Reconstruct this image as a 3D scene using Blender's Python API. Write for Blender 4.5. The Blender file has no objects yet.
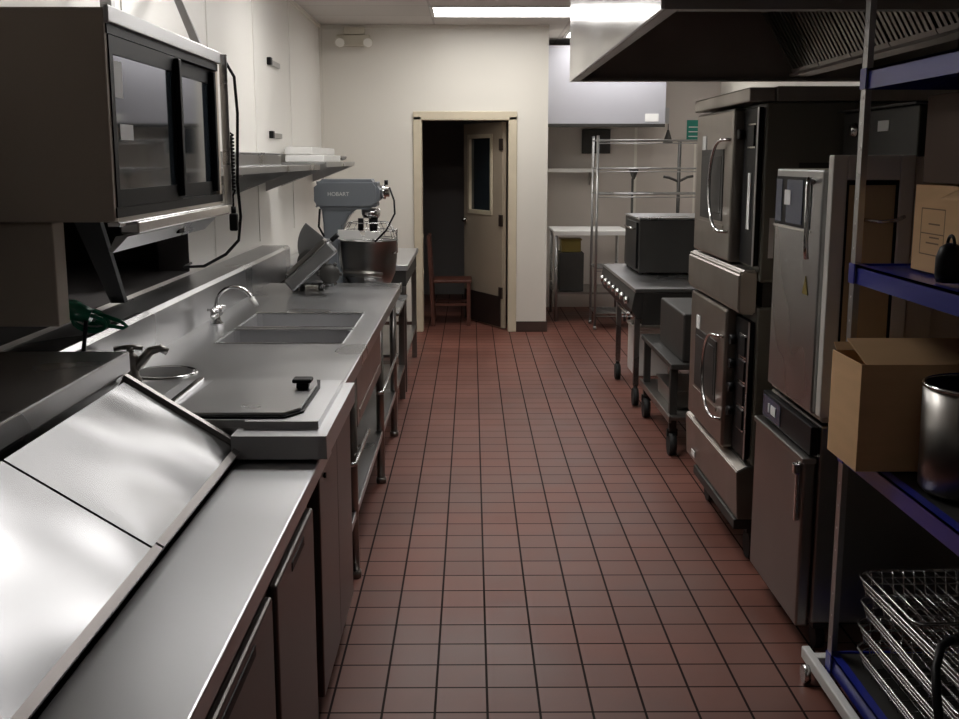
import bpy, bmesh, math, random
from mathutils import Vector, Matrix
random.seed(7)
S = bpy.context.scene
COL = S.collection
PI = math.pi

# ---------------------------------------------------------------- camera, world, exposure
cam_d = bpy.data.cameras.new('camera'); cam = bpy.data.objects.new('camera', cam_d); COL.objects.link(cam)
cam.location = (0, 0, 1.63)
cam.rotation_euler = (math.radians(90 - 10.28), 0, math.radians(-0.41))
cam_d.sensor_width = 36; cam_d.lens = 1100 / 959 * 36; cam_d.clip_start = 0.05
S.camera = cam
W = bpy.data.worlds.new('world'); S.world = W; W.use_nodes = True
W.node_tree.nodes['Background'].inputs[0].default_value = (0.5, 0.5, 0.52, 1)
W.node_tree.nodes['Background'].inputs[1].default_value = 0.02
S.view_settings.view_transform = 'Standard'; S.view_settings.look = 'None'
S.view_settings.gamma = 1; S.view_settings.use_curve_mapping = False
S.view_settings.exposure = 0.12
LAMP_FAR, LAMP_NEAR, LAMP_MID, LAMP_ALCOVE, FILL_BACK = 12.0, 17.0, 14.0, 9.5, 1.8       # ceiling light strengths; the last is an added fill behind the camera
LX0, LX1 = -0.85, 0.37              # nearer ceiling light, above the sinks
LY0, LY1 = 4.4, 5.0

# ---------------------------------------------------------------- materials
def nd(t, typ, **kw):
    n = t.nodes.new(typ)
    for k, v in kw.items(): setattr(n, k, v)
    return n
def mat(name, col, rough=0.5, metal=0.0, noise=0.0, nscale=8.0, stretch=(1, 1, 1), rvar=0.0, bump=0.0, coat=0.0, spec=0.5, emit=None, estr=1.0, trans=0.0, ior=1.45, wave=0.0):
    m = bpy.data.materials.new(name); m.use_nodes = True
    t = m.node_tree; b = t.nodes['Principled BSDF']
    b.inputs['Base Color'].default_value = (*col, 1); b.inputs['Roughness'].default_value = rough
    b.inputs['Metallic'].default_value = metal; b.inputs['Coat Weight'].default_value = coat
    b.inputs['Specular IOR Level'].default_value = spec
    b.inputs['Transmission Weight'].default_value = trans; b.inputs['IOR'].default_value = ior
    if emit:
        b.inputs['Emission Color'].default_value = (*emit, 1); b.inputs['Emission Strength'].default_value = estr
    if wave:                     # slow waviness of sheet metal
        tw = nd(t, 'ShaderNodeTexCoord'); wn = nd(t, 'ShaderNodeTexNoise'); wn.inputs['Scale'].default_value = 3.0; wn.inputs['Detail'].default_value = 0.0
        wb = nd(t, 'ShaderNodeBump'); wb.inputs['Strength'].default_value = 1.0; wb.inputs['Distance'].default_value = wave
        t.links.new(tw.outputs['Object'], wn.inputs['Vector']); t.links.new(wn.outputs[0], wb.inputs['Height']); t.links.new(wb.outputs[0], b.inputs['Normal'])
    if noise or rvar or bump:
        tc = nd(t, 'ShaderNodeTexCoord'); mp = nd(t, 'ShaderNodeMapping'); mp.inputs['Scale'].default_value = stretch
        t.links.new(tc.outputs['Object'], mp.inputs[0])
        ns = nd(t, 'ShaderNodeTexNoise'); ns.inputs['Scale'].default_value = nscale; ns.inputs['Detail'].default_value = 1.5
        t.links.new(mp.outputs[0], ns.inputs['Vector'])
        if noise:
            r = nd(t, 'ShaderNodeMix', data_type='RGBA')
            r.inputs[6].default_value = (*[c * (1 - noise) for c in col], 1); r.inputs[7].default_value = (*[min(1, c * (1 + noise)) for c in col], 1)
            t.links.new(ns.outputs[0], r.inputs[0]); t.links.new(r.outputs[2], b.inputs['Base Color'])
        if rvar:
            mr = nd(t, 'ShaderNodeMapRange'); mr.inputs[1].default_value = 0.3; mr.inputs[2].default_value = 0.7
            mr.inputs[3].default_value = max(0.03, rough - rvar); mr.inputs[4].default_value = rough + rvar
            t.links.new(ns.outputs[0], mr.inputs[0]); t.links.new(mr.outputs[0], b.inputs['Roughness'])
        if bump:
            bp = nd(t, 'ShaderNodeBump'); bp.inputs['Strength'].default_value = bump; bp.inputs['Distance'].default_value = 0.01
            t.links.new(ns.outputs[0], bp.inputs['Height']); t.links.new(bp.outputs[0], b.inputs['Normal'])
    return m
M = {}
M['steel'] = mat('brushed_steel', (0.47, 0.47, 0.475), 0.30, 1, noise=0.08, nscale=2, rvar=0.05)
M['steel_top'] = mat('worktop_steel', (0.60, 0.605, 0.62), 0.35, 1, noise=0.08, nscale=1.8, wave=0.012)
M['steel_lid'] = mat('lid_steel', (0.175, 0.175, 0.18), 0.25, 1, noise=0.05, nscale=1.3, wave=0.045)
M['steel_dark'] = mat('worn_steel', (0.30, 0.285, 0.27), 0.34, 1, noise=0.14, nscale=4, rvar=0.05)
M['steel_side'] = mat('painted_steel_side', (0.56, 0.49, 0.41), 0.5, 0.15, noise=0.06, nscale=2)
M['steel_hood'] = mat('hood_steel', (0.60, 0.60, 0.62), 0.20, 1, noise=0.05, nscale=1.2, rvar=0.05, bump=0.10)
M['hood_inside'] = mat('greasy_steel', (0.26, 0.235, 0.22), 0.5, 0.4, noise=0.2, nscale=3)
M['oven_front'] = mat('oven_steel', (0.36, 0.33, 0.30), 0.36, 1, noise=0.16, nscale=5, rvar=0.08)
M['oven_side'] = mat('oven_side_paint', (0.16, 0.155, 0.13), 0.45, 0.1, noise=0.15, nscale=3)
M['chrome'] = mat('chrome', (0.72, 0.72, 0.72), 0.14, 1)
M['wire'] = mat('zinc_wire', (0.62, 0.62, 0.62), 0.26, 1)
M['black'] = mat('black_plastic', (0.008, 0.008, 0.009), 0.45, spec=0.18)
M['dark'] = mat('dark_metal', (0.045, 0.043, 0.040), 0.5, 0.4, noise=0.2, nscale=6)
M['black_glass'] = mat('dark_glass', (0.018, 0.024, 0.030), 0.05, 0, spec=1.0)
M['rubber'] = mat('rubber', (0.015, 0.015, 0.015), 0.7)
M['blue'] = mat('blue_paint', (0.018, 0.028, 0.30), 0.30, 0.1, noise=0.1, nscale=6, coat=0.3)
M['board'] = mat('cardboard', (0.68, 0.43, 0.225), 0.8, noise=0.10, nscale=5, stretch=(1, 1, 6))
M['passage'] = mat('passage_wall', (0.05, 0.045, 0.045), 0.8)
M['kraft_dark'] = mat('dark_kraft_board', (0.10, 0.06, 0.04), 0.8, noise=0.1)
M['front'] = mat('dull_front_steel', (0.17, 0.155, 0.15), 0.36, 0.9, noise=0.1, nscale=2)
M['wire_far'] = mat('dull_zinc_wire', (0.34, 0.34, 0.34), 0.35, 1)
M['frame_grey'] = mat('grey_oven_frame', (0.66, 0.64, 0.60), 0.45, 0.2)
M['basin'] = mat('satin_basin_steel', (0.45, 0.45, 0.46), 0.5, 0.75, noise=0.08)
M['bowl'] = mat('mixing_bowl_steel', (0.28, 0.275, 0.27), 0.30, 1)
M['hood_far'] = mat('satin_hood_steel', (0.50, 0.50, 0.55), 0.5, 0.6)
M['board_in'] = mat('cardboard_inside', (0.36, 0.23, 0.12), 0.85, noise=0.1)
M['ink'] = mat('print_ink', (0.24, 0.15, 0.08), 0.8)
M['white'] = mat('white_paint', (0.72, 0.71, 0.69), 0.45, noise=0.05, nscale=5)
M['paper'] = mat('paper_label', (0.75, 0.75, 0.74), 0.6)
M['mixer'] = mat('mixer_enamel', (0.22, 0.24, 0.265), 0.33, 0.25, coat=0.25, noise=0.06)
M['slicer'] = mat('cast_aluminium', (0.22, 0.22, 0.22), 0.42, 0.9, noise=0.1, nscale=10)
M['green'] = mat('green_plastic', (0.006, 0.17, 0.09), 0.28, coat=0.3)
M['green_sign'] = mat('green_print', (0.02, 0.22, 0.17), 0.5)
M['yellow'] = mat('yellow_plastic', (0.20, 0.15, 0.03), 0.5)
M['wood'] = mat('red_brown_wood', (0.085, 0.028, 0.018), 0.5, noise=0.2, nscale=6, stretch=(1, 1, 8))
M['frame'] = mat('cream_door_frame', (0.60, 0.53, 0.40), 0.45, noise=0.08, nscale=7)
M['leaf'] = mat('cream_door_leaf', (0.36, 0.30, 0.23), 0.45, noise=0.06, nscale=4)
M['kick'] = mat('dark_kick_plate', (0.05, 0.035, 0.03), 0.4, 0.5)
M['base'] = mat('dark_cove_base', (0.06, 0.035, 0.028), 0.5, noise=0.2)
M['reflect_pane'] = mat('painted_reflection_glass', (0.52, 0.38, 0.22), 0.3, 0, spec=0.4, noise=0.3, nscale=4)  # brown of the mirrored cardboard put into the pane colour
M['blue_display'] = mat('blue_panel', (0.045, 0.06, 0.11), 0.25)
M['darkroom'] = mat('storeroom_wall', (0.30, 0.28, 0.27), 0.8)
M['emerg'] = mat('ivory_plastic', (0.62, 0.58, 0.48), 0.5)
M['lamp_lens'] = mat('lamp_lens', (0.85, 0.83, 0.76), 0.15)

def lamp_mat(name, st):
    return mat(name, (0.9, 0.9, 0.9), 0.5, emit=(1.0, 0.975, 0.94), estr=st)
M['lamp_far'] = lamp_mat('ceiling_light_far_diffuser', LAMP_FAR)
M['lamp_near'] = lamp_mat('ceiling_light_near_diffuser', LAMP_NEAR)
M['lamp_mid'] = lamp_mat('ceiling_light_middle_diffuser', LAMP_MID)
M['lamp_alcove'] = lamp_mat('ceiling_light_alcove_diffuser', LAMP_ALCOVE)
M['fill_back'] = lamp_mat('added_fill_back_panel', FILL_BACK)

def floor_mat():
    m = bpy.data.materials.new('red_quarry_tile'); m.use_nodes = True; t = m.node_tree; b = t.nodes['Principled BSDF']
    tc = nd(t, 'ShaderNodeTexCoord'); mp = nd(t, 'ShaderNodeMapping')
    T = 0.158
    mp.inputs['Location'].default_value = (-0.046 + T * 20, -0.055 + T * 20, 0)
    t.links.new(tc.outputs['Object'], mp.inputs[0])
    br = nd(t, 'ShaderNodeTexBrick', offset=0.0, squash=1.0)
    br.inputs['Scale'].default_value = 1; br.inputs['Brick Width'].default_value = T; br.inputs['Row Height'].default_value = T
    br.inputs['Mortar Size'].default_value = 0.0045; br.inputs['Mortar Smooth'].default_value = 0.3; br.inputs['Bias'].default_value = 0
    br.inputs['Color1'].default_value = (0.160, 0.060, 0.043, 1); br.inputs['Color2'].default_value = (0.185, 0.071, 0.052, 1)
    br.inputs['Mortar'].default_value = (0.022, 0.011, 0.010, 1)
    t.links.new(mp.outputs[0], br.inputs['Vector'])
    ns = nd(t, 'ShaderNodeTexNoise'); ns.inputs['Scale'].default_value = 1.6; ns.inputs['Detail'].default_value = 6
    t.links.new(tc.outputs['Object'], ns.inputs['Vector'])
    mr = nd(t, 'ShaderNodeMapRange'); mr.inputs[1].default_value = 0.35; mr.inputs[2].default_value = 0.65; mr.inputs[3].default_value = 0.82; mr.inputs[4].default_value = 1.15
    t.links.new(ns.outputs[0], mr.inputs[0])
    mu = nd(t, 'ShaderNodeMix', data_type='RGBA', blend_type='MULTIPLY'); mu.inputs[0].default_value = 1
    t.links.new(br.outputs[0], mu.inputs[6]); t.links.new(mr.outputs[0], mu.inputs[7]); t.links.new(mu.outputs[2], b.inputs['Base Color'])
    r2 = nd(t, 'ShaderNodeMapRange'); r2.inputs[1].default_value = 0.3; r2.inputs[2].default_value = 0.7; r2.inputs[3].default_value = 0.40; r2.inputs[4].default_value = 0.58
    t.links.new(ns.outputs[0], r2.inputs[0]); t.links.new(r2.outputs[0], b.inputs['Roughness'])
    bp = nd(t, 'ShaderNodeBump', invert=True); bp.inputs['Strength'].default_value = 0.15; bp.inputs['Distance'].default_value = 0.002
    t.links.new(br.outputs['Fac'], bp.inputs['Height']); t.links.new(bp.outputs[0], b.inputs['Normal'])
    r3 = nd(t, 'ShaderNodeMapRange'); r3.inputs[3].default_value = 0.42; r3.inputs[4].default_value = 0.02
    t.links.new(br.outputs['Fac'], r3.inputs[0]); t.links.new(r3.outputs[0], b.inputs['Specular IOR Level'])
    return m
M['floor'] = floor_mat()
def ceil_mat():
    m = bpy.data.materials.new('ceiling_tile'); m.use_nodes = True; t = m.node_tree; b = t.nodes['Principled BSDF']
    tc = nd(t, 'ShaderNodeTexCoord'); mp = nd(t, 'ShaderNodeMapping'); mp.inputs['Location'].default_value = (20 * 1.22 + 0.34, 20 * .61 - 9.2 + 15 * .61, 0)
    t.links.new(tc.outputs['Object'], mp.inputs[0])
    br = nd(t, 'ShaderNodeTexBrick', offset=0.0, squash=1.0); br.inputs['Scale'].default_value = 1
    br.inputs['Brick Width'].default_value = 1.22; br.inputs['Row Height'].default_value = 0.61; br.inputs['Mortar Size'].default_value = 0.010
    br.inputs['Color1'].default_value = (0.56, 0.53, 0.50, 1); br.inputs['Color2'].default_value = (0.60, 0.57, 0.54, 1); br.inputs['Mortar'].default_value = (0.45, 0.42, 0.40, 1)
    t.links.new(mp.outputs[0], br.inputs['Vector']); t.links.new(br.outputs[0], b.inputs['Base Color']); b.inputs['Roughness'].default_value = 0.8
    return m
M['ceil'] = ceil_mat()
M['wall'] = mat('cream_wall_panel', (0.75, 0.72, 0.655), 0.34, noise=0.04, nscale=1.5, bump=0.03)
M['wall_w'] = mat('white_wall_panel', (0.80, 0.78, 0.74), 0.32, noise=0.03, nscale=1.5, bump=0.03)
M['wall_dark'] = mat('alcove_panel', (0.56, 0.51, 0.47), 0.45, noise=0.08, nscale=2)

# ---------------------------------------------------------------- mesh builder
class MB:
    def __init__(s, *mats):
        s.bm = bmesh.new(); s.mats = list(mats); s.mi = 0
    def use(s, i): s.mi = i; return s
    def _merge(s, b, smooth=False):
        for f in b.faces: f.material_index = s.mi; f.smooth = smooth or f.smooth
        me = bpy.data.meshes.new('tmp'); b.to_mesh(me); b.free(); s.bm.from_mesh(me); bpy.data.meshes.remove(me)
    def box(s, x0, x1, y0, y1, z0, z1, bev=0.0, rot=None, seg=2):
        b = bmesh.new(); bmesh.ops.create_cube(b, size=1)
        c = Vector(((x0 + x1) / 2, (y0 + y1) / 2, (z0 + z1) / 2)); d = (abs(x1 - x0), abs(y1 - y0), abs(z1 - z0))
        for v in b.verts: v.co = Vector((v.co.x * d[0], v.co.y * d[1], v.co.z * d[2]))
        if bev:
            bmesh.ops.bevel(b, geom=b.edges[:], offset=min(bev, min(d) * .45), segments=seg, affect='EDGES', profile=0.5)
        R = rot if rot else Matrix.Identity(3)
        for v in b.verts: v.co = R @ v.co + c
        s._merge(b); return s
    def prism(s, pts, a, lo, hi, bev=0):          # pts: 2D polygon, extruded along axis a
        b = bmesh.new()
        def mk(p, h):
            return {'x': (h, p[0], p[1]), 'y': (p[0], h, p[1]), 'z': (p[0], p[1], h)}[a]
        A = [b.verts.new(mk(p, lo)) for p in pts]; B = [b.verts.new(mk(p, hi)) for p in pts]
        b.faces.new(A); b.faces.new(B[::-1]); n = len(pts)
        for i in range(n): b.faces.new((A[i], B[i], B[(i + 1) % n], A[(i + 1) % n]))
        bmesh.ops.recalc_face_normals(b, faces=b.faces[:])
        if bev: bmesh.ops.bevel(b, geom=b.edges[:], offset=bev, segments=2, affect='EDGES')
        s._merge(b); return s
    def hexa(s, p):                                # 8 points: bottom four, top four
        b = bmesh.new(); v = [b.verts.new(q) for q in p]
        for f in ((0, 1, 2, 3), (4, 5, 6, 7), (0, 1, 5, 4), (1, 2, 6, 5), (2, 3, 7, 6), (3, 0, 4, 7)): b.faces.new([v[i] for i in f])
        bmesh.ops.recalc_face_normals(b, faces=b.faces[:]); s._merge(b); return s
    def tube(s, pts, r, n=10, closed=False, caps=True):
        pts = [Vector(p) for p in pts]; b = bmesh.new(); rings = []
        m = len(pts); prev = None
        for i, p in enumerate(pts):
            if closed: d = (pts[(i + 1) % m] - pts[i - 1])
            elif i == 0: d = pts[1] - p
            elif i == m - 1: d = p - pts[i - 1]
            else: d = (pts[i + 1] - p).normalized() + (p - pts[i - 1]).normalized()
            d = d.normalized() if d.length > 1e-9 else Vector((0, 0, 1))
            if prev is None:
                u = d.orthogonal().normalized()
            else:
                u = (prev - d * prev.dot(d)); u = u.normalized() if u.length > 1e-6 else d.orthogonal().normalized()
            prev = u; w = d.cross(u)
            rr = r[i] if isinstance(r, (list, tuple)) else r
            rings.append([b.verts.new(p + (u * math.cos(2 * PI * k / n) + w * math.sin(2 * PI * k / n)) * rr) for k in range(n)])
        for i in range(m if closed else m - 1):
            a, c = rings[i], rings[(i + 1) % m]
            for k in range(n):
                f = b.faces.new((a[k], a[(k + 1) % n], c[(k + 1) % n], c[k])); f.smooth = True
        if caps and not closed: b.faces.new(rings[0][::-1]); b.faces.new(rings[-1])
        s._merge(b); return s
    def cyl(s, p0, p1, r, n=20, r2=None):
        return s.tube([p0, p1], [r, r if r2 is None else r2], n)
    def lathe(s, prof, c, n=32, ax='z', a0=0, a1=2 * PI):          # prof: (radius, height)
        b = bmesh.new(); rows = []; full = abs(a1 - a0 - 2 * PI) < 1e-6; N = n if full else n + 1
        for r, h in prof:
            row = []
            for k in range(N):
                a = a0 + (a1 - a0) * k / n; x, y = r * math.cos(a), r * math.sin(a)
                row.append(b.verts.new({'z': (c[0] + x, c[1] + y, c[2] + h), 'x': (c[0] + h, c[1] + x, c[2] + y), 'y': (c[0] + x, c[1] + h, c[2] + y)}[ax]))
            rows.append(row)
        for i in range(len(rows) - 1):
            for k in range(n):
                j = (k + 1) % N
                try: f = b.faces.new((rows[i][k], rows[i][j], rows[i + 1][j], rows[i + 1][k])); f.smooth = True
                except ValueError: pass
        bmesh.ops.remove_doubles(b, verts=b.verts[:], dist=1e-5)
        bmesh.ops.recalc_face_normals(b, faces=b.faces[:]); s._merge(b); return s
    def torus(s, c, R, r, ax='z', n=32, k=8):
        pts = []
        for i in range(n):
            a = 2 * PI * i / n; x, y = R * math.cos(a), R * math.sin(a)
            pts.append({'z': (c[0] + x, c[1] + y, c[2]), 'x': (c[0], c[1] + x, c[2] + y), 'y': (c[0] + x, c[1], c[2] + y)}[ax])
        return s.tube(pts, r, k, closed=True)
    def rotate(s, c, ax, deg):
        bmesh.ops.rotate(s.bm, cent=Vector(c), matrix=Matrix.Rotation(math.radians(deg), 3, ax), verts=s.bm.verts[:]); return s
    def build(s, name, parent=None, origin=None):
        if parent is not None:
            r = parent
            while r.parent: r = r.parent
            o0 = Vector(r.location)
        else:
            if origin is None:
                vs = [v.co for v in s.bm.verts]
                origin = ((min(v.x for v in vs) + max(v.x for v in vs)) / 2, (min(v.y for v in vs) + max(v.y for v in vs)) / 2, min(v.z for v in vs))
            o0 = Vector(origin)
        bmesh.ops.translate(s.bm, vec=-o0, verts=s.bm.verts[:])
        me = bpy.data.meshes.new(name); s.bm.to_mesh(me); s.bm.free()
        for m in s.mats: me.materials.append(M[m])
        o = bpy.data.objects.new(name, me); COL.objects.link(o)
        if parent is not None: o.parent = parent
        else: o.location = o0
        return o
def thing(name, loc, label, cat, group=None):
    o = bpy.data.objects.new(name, None); COL.objects.link(o); o.location = loc; o.empty_display_size = 0.1
    o['label'] = label; o['category'] = cat
    if group: o['group'] = group
    return o
def tag(o, label, cat, group=None):
    o['label'] = label; o['category'] = cat
    if group: o['group'] = group
    return o
def struct(o):
    o['kind'] = 'structure'; return o
def dup(root, loc, label, group=None):
    r = root.copy(); COL.objects.link(r); r.location = loc; r['label'] = label
    if group: r['group'] = group
    for ch in list(root.children):
        c = ch.copy(); COL.objects.link(c); c.parent = r
        for g in list(ch.children):
            d = g.copy(); COL.objects.link(d); d.parent = c
    return r
def arc(c, R, a0, a1, n, f):
    return [f(c, R, math.radians(a0 + (a1 - a0) * i / n)) for i in range(n + 1)]

# ---------------------------------------------------------------- room shell
XL, XR, YF, YB, ZC, XA = -1.40, 2.72, 10.5, 12.3, 2.85, 0.715
struct(MB('floor').box(XL - .3, XR + .3, -3, 14.2, -0.1, 0).build('floor', origin=(0, 0, 0)))
struct(MB('ceil').box(XL - .2, XR + .2, -3, 14.2, ZC, ZC + .1).build('ceiling', origin=(0, 0, 0)))
m = MB('wall_w', 'wall')      # left wall with the pass-through opening
OY0, OY1, OZ0, OZ1 = 2.2, 5.46, 1.085, 1.62
m.box(XL - .15, XL, -3, YF, 0, OZ0).box(XL - .15, XL, -3, YF, OZ1, ZC).box(XL - .15, XL, -3, OY0, OZ0, OZ1).box(XL - .15, XL, OY1, YF, OZ0, OZ1)
struct(m.build('wall_left'))
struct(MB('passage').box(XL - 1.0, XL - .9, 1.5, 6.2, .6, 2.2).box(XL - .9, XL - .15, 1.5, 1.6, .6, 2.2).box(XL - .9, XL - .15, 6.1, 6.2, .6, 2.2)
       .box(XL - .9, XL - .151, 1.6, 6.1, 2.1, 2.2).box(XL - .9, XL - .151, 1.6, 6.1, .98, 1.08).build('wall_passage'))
DX0, DX1, DZ = -0.50, 0.382, 2.03
m = MB('wall').box(XL, DX0, YF, YF + .13, 0, ZC).box(DX1, XA, YF, YF + .13, 0, ZC).box(DX0, DX1, YF, YF + .13, DZ, ZC)
struct(m.build('wall_far'))
struct(MB('wall').box(XA - .1, XA, YF + .13, YB, 0, ZC).build('wall_alcove'))
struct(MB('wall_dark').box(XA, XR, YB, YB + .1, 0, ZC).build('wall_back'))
struct(MB('wall').box(XR, XR + .1, -3, YB + .1, 0, ZC).build('wall_right'))
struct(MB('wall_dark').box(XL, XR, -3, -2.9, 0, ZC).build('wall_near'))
# dark storeroom behind the door
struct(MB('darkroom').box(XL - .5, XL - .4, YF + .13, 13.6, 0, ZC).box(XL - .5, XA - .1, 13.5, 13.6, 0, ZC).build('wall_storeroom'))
struct(MB('passage').box(XL - .15, XL + .001, OY1 - .004, OY1 - .0005, OZ0 + .004, OZ1).box(XL - .15, XL - .001, OY0, OY1 - .004, OZ0 + .0005, OZ0 + .004).build('trim_20'))  # dark sheets on jamb and sill, standing in for shade in the opening
# door casing
m = MB('frame')
for x0, x1 in ((DX0 - .045, DX0 + .035), (DX1 - .035, DX1 + .045)): m.box(x0, x1, YF - .02, YF + .15, 0, DZ, .006)
m.box(DX0 - .045, DX1 + .045, YF - .02, YF + .15, DZ - .035, DZ + .045, .006)
for z in (.55, .9): m.box(DX0 + .034, DX0 + .042, YF + .04, YF + .08, z, z + .03)
struct(m.build('trim_1'))
struct(MB('base').box(DX1 + .045, XA + .012, YF - .012, YF, 0, .10, .003).box(XA, XA + .012, YF, YB, 0, .1).box(XL, DX0 - .045, YF - .012, YF, 0, .1, .003).build('baseboard_far'))
k = 2
for y in (3.0, 4.6, 6.05, 7.32, 8.75):
    struct(MB('wall_w').box(XL, XL + .006, y - .02, y + .02, 1.1 if y > 5.4 else 1.65, ZC).build('trim_%d' % k)); k += 1
struct(MB('wall').box(-.45, -.42, YF - .004, YF, DZ + .05, ZC).box(XL, XL + .02, YF - .03, YF, 1.1, ZC).box(.690, XA, YF - .005, YF, .1, ZC).build('trim_%d' % k)); k += 1
struct(MB('wall').box(XL, XA, YF - .02, YF, ZC - .03, ZC).box(XL, XL + .02, 0, YF, ZC - .03, ZC).build('trim_%d' % k)); k += 1
# door leaf
d = struct(thing('door_1', (DX1 - .035, YF + .15, 0), '', '')); del d['label']; del d['category']
ang = math.radians(116)
def leafpt(u, w, z): return (DX1 - .05 + u * math.cos(ang) - w * math.sin(ang), YF + .16 + u * math.sin(ang) + w * math.cos(ang), z)
def leafbox(mb, u0, u1, w0, w1, z0, z1):
    mb.hexa([leafpt(u0, w0, z0), leafpt(u1, w0, z0), leafpt(u1, w1, z0), leafpt(u0, w1, z0), leafpt(u0, w0, z1), leafpt(u1, w0, z1), leafpt(u1, w1, z1), leafpt(u0, w1, z1)])
LW = .84
m = MB('leaf')
leafbox(m, 0, LW, 0, .045, .01, 1.12); leafbox(m, 0, LW, 0, .045, 1.86, 1.985); leafbox(m, 0, .22, 0, .045, 1.12, 1.86); leafbox(m, LW - .12, LW, 0, .045, 1.12, 1.86)
m.build('door_leaf', d)
m = MB('frame')
for a in ((.2, .24, 1.10, 1.88), (LW - .14, LW - .10, 1.10, 1.88)): leafbox(m, a[0], a[1], -.01, .055, a[2], a[3])
leafbox(m, .2, LW - .1, -.01, .055, 1.10, 1.14); leafbox(m, .2, LW - .1, -.01, .055, 1.84, 1.88)
g = m.build('window_frame', d); m = MB('black_glass'); leafbox(m, .24, LW - .14, .018, .028, 1.14, 1.84); m.build('pane', g)
m = MB('kick'); leafbox(m, .02, LW - .02, .045, .052, .02, .32); leafbox(m, .02, LW - .02, -.006, 0, .02, .32); m.build('kick_plate', d)
m = MB('chrome')
m.cyl(leafpt(LW - .06, .045, 1.03), leafpt(LW - .06, .09, 1.03), .022).tube([leafpt(LW - .06, .09, 1.03), leafpt(LW - .17, .095, 1.03)], .010)
m.build('handle', d)
for z in (.3, 1.0, 1.72): mm = MB('kick'); leafbox(mm, -.012, .05, .040, .056, z, z + .11); mm.build('hinge', d)

# ---------------------------------------------------------------- ceiling lights
def troffer(x0, x1, y0, y1, lm, label):
    t = thing('ceiling_light', ((x0 + x1) / 2, (y0 + y1) / 2, ZC - .012), label, 'light', 'recessed ceiling lights')
    m = MB('white'); w = .03
    m.box(x0, x1, y0, y0 + w, ZC - .012, ZC).box(x0, x1, y1 - w, y1, ZC - .012, ZC).box(x0, x0 + w, y0 + w, y1 - w, ZC - .012, ZC).box(x1 - w, x1, y0 + w, y1 - w, ZC - .012, ZC)
    m.build('frame', t)
    MB(lm).box(x0 + w, x1 - w, y0 + w, y1 - w, ZC - .008, ZC - .001).build('diffuser', t)
troffer(-.34, .88, 9.2, 9.84, 'lamp_far', 'lit white ceiling light nearest the far wall, running behind the big hood')
troffer(.92, 2.14, 10.85, 11.46, 'lamp_alcove', 'lit white ceiling light in the alcove, glimpsed between white wall and big hood')
troffer(-.6, .6, -1.6, -1.0, 'fill_back', 'added unseen fill panel on the ceiling behind the camera')  # added fill, out of view, to brighten faces turned to the camera
troffer(LX0, LX1, 6.8, 7.4, 'lamp_mid', 'lit white ceiling light above the grey mixer, beyond the top of the photo')
troffer(LX0, LX1, LY0, LY1, 'lamp_near', 'lit white ceiling light over the sinks, above the top of the photo')
e = thing('emergency_light', (-1.1, YF - .06, 2.66), 'ivory twin-head emergency light high on the far wall near the left corner', 'emergency light')
MB('emerg').box(-1.24, -.93, YF - .055, YF, 2.655, 2.76, .012).build('housing', e)
for x in (-1.20, -.945):
    h = MB('emerg').cyl((x, YF - .05, 2.70), (x, YF - .075, 2.70), .03).cyl((x, YF - .075, 2.70), (x + .005, YF - .14, 2.68), .038, r2=.048).build('lamp_head', e)
    MB('lamp_lens').cyl((x + .005, YF - .1405, 2.68), (x + .005, YF - .145, 2.678), .042).build('lens', h)
MB('emerg').box(-1.17, -.98, YF - .05, YF, 2.765, ZC - .02).build('mount', e)

# ---------------------------------------------------------------- refrigerated prep table (front left)
PX = -.385
t = thing('prep_table', (-.9, 1.8, 0), 'stainless sandwich prep table with slanted lids, nearest worktop on the left', 'prep table')
MB('front').box(-1.30, PX - .025, .7, 2.63, .13, .82, .004).build('body', t)
MB('steel_top').box(-.595, PX, .7, 2.93, .835, .88, .004).build('worktop', t)
for y0, y1, h0, h1 in ((.72, 2.04, 1.2, 1.86), (2.09, 2.60, 2.27, 2.44)):
    dr = MB('front').box(PX - .024, PX - .006, y0, y1, .15, .79, .006).build('door', t)
    MB('black').box(PX - .008, PX - .004, h0, h1, .75, .772, .002).build('handle', dr)
for x in (-1.25, -.46):
    for y in (.8, 2.55): MB('dark').cyl((x, y, 0), (x, y, .13), .022).build('leg', t)
# raised hood: back shelf box, end rails, two slanted lids
MB('steel').box(-1.30, -.882, .7, 2.80, 1.092, 1.145, .004).box(-1.30, -.90, .72, 2.78, .83, 1.092).build('top_shelf', t)
LZ0, LZ1, LXa, LXb = .883, 1.070, -.60, -.893      # front-bottom, back-top
def slab(mb, y0, y1, off, th, s0=0.0, s1=1.0):
    dx, dz = LXb - LXa, LZ1 - LZ0; L = math.hypot(dx, dz); nx, nz = dz / L, -dx / L
    p = lambda s, h: (LXa + dx * s + nx * h, LZ0 + dz * s + nz * h)
    a, b, c, e_ = p(s0, off), p(s1, off), p(s1, off + th), p(s0, off + th)
    mb.prism([a, b, c, e_], 'y', y0, y1)
m = MB('steel_dark'); m.prism([(LXa - .02, .88), (LXb, .88), (LXb, LZ1 - .02)], 'y', .72, 2.765)
m.build('lid_housing', t)
for i, (y0, y1) in enumerate(((1.995, 2.73), (.9, 1.985))):
    l = MB('steel_lid'); slab(l, y0, y1, .004, .014, .05, .97); l = l.build('lid', t)
    r = MB('front'); slab(r, y0, y1, .002, .028, 0.0, .05)
    r.build('lip', l)
m = MB('steel_dark'); slab(m, 2.732, 2.755, 0, .03, 0, 1.0); slab(m, 2.757, 2.772, -.005, .022, 0, 1.0); m.build('end_rail', t)

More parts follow.
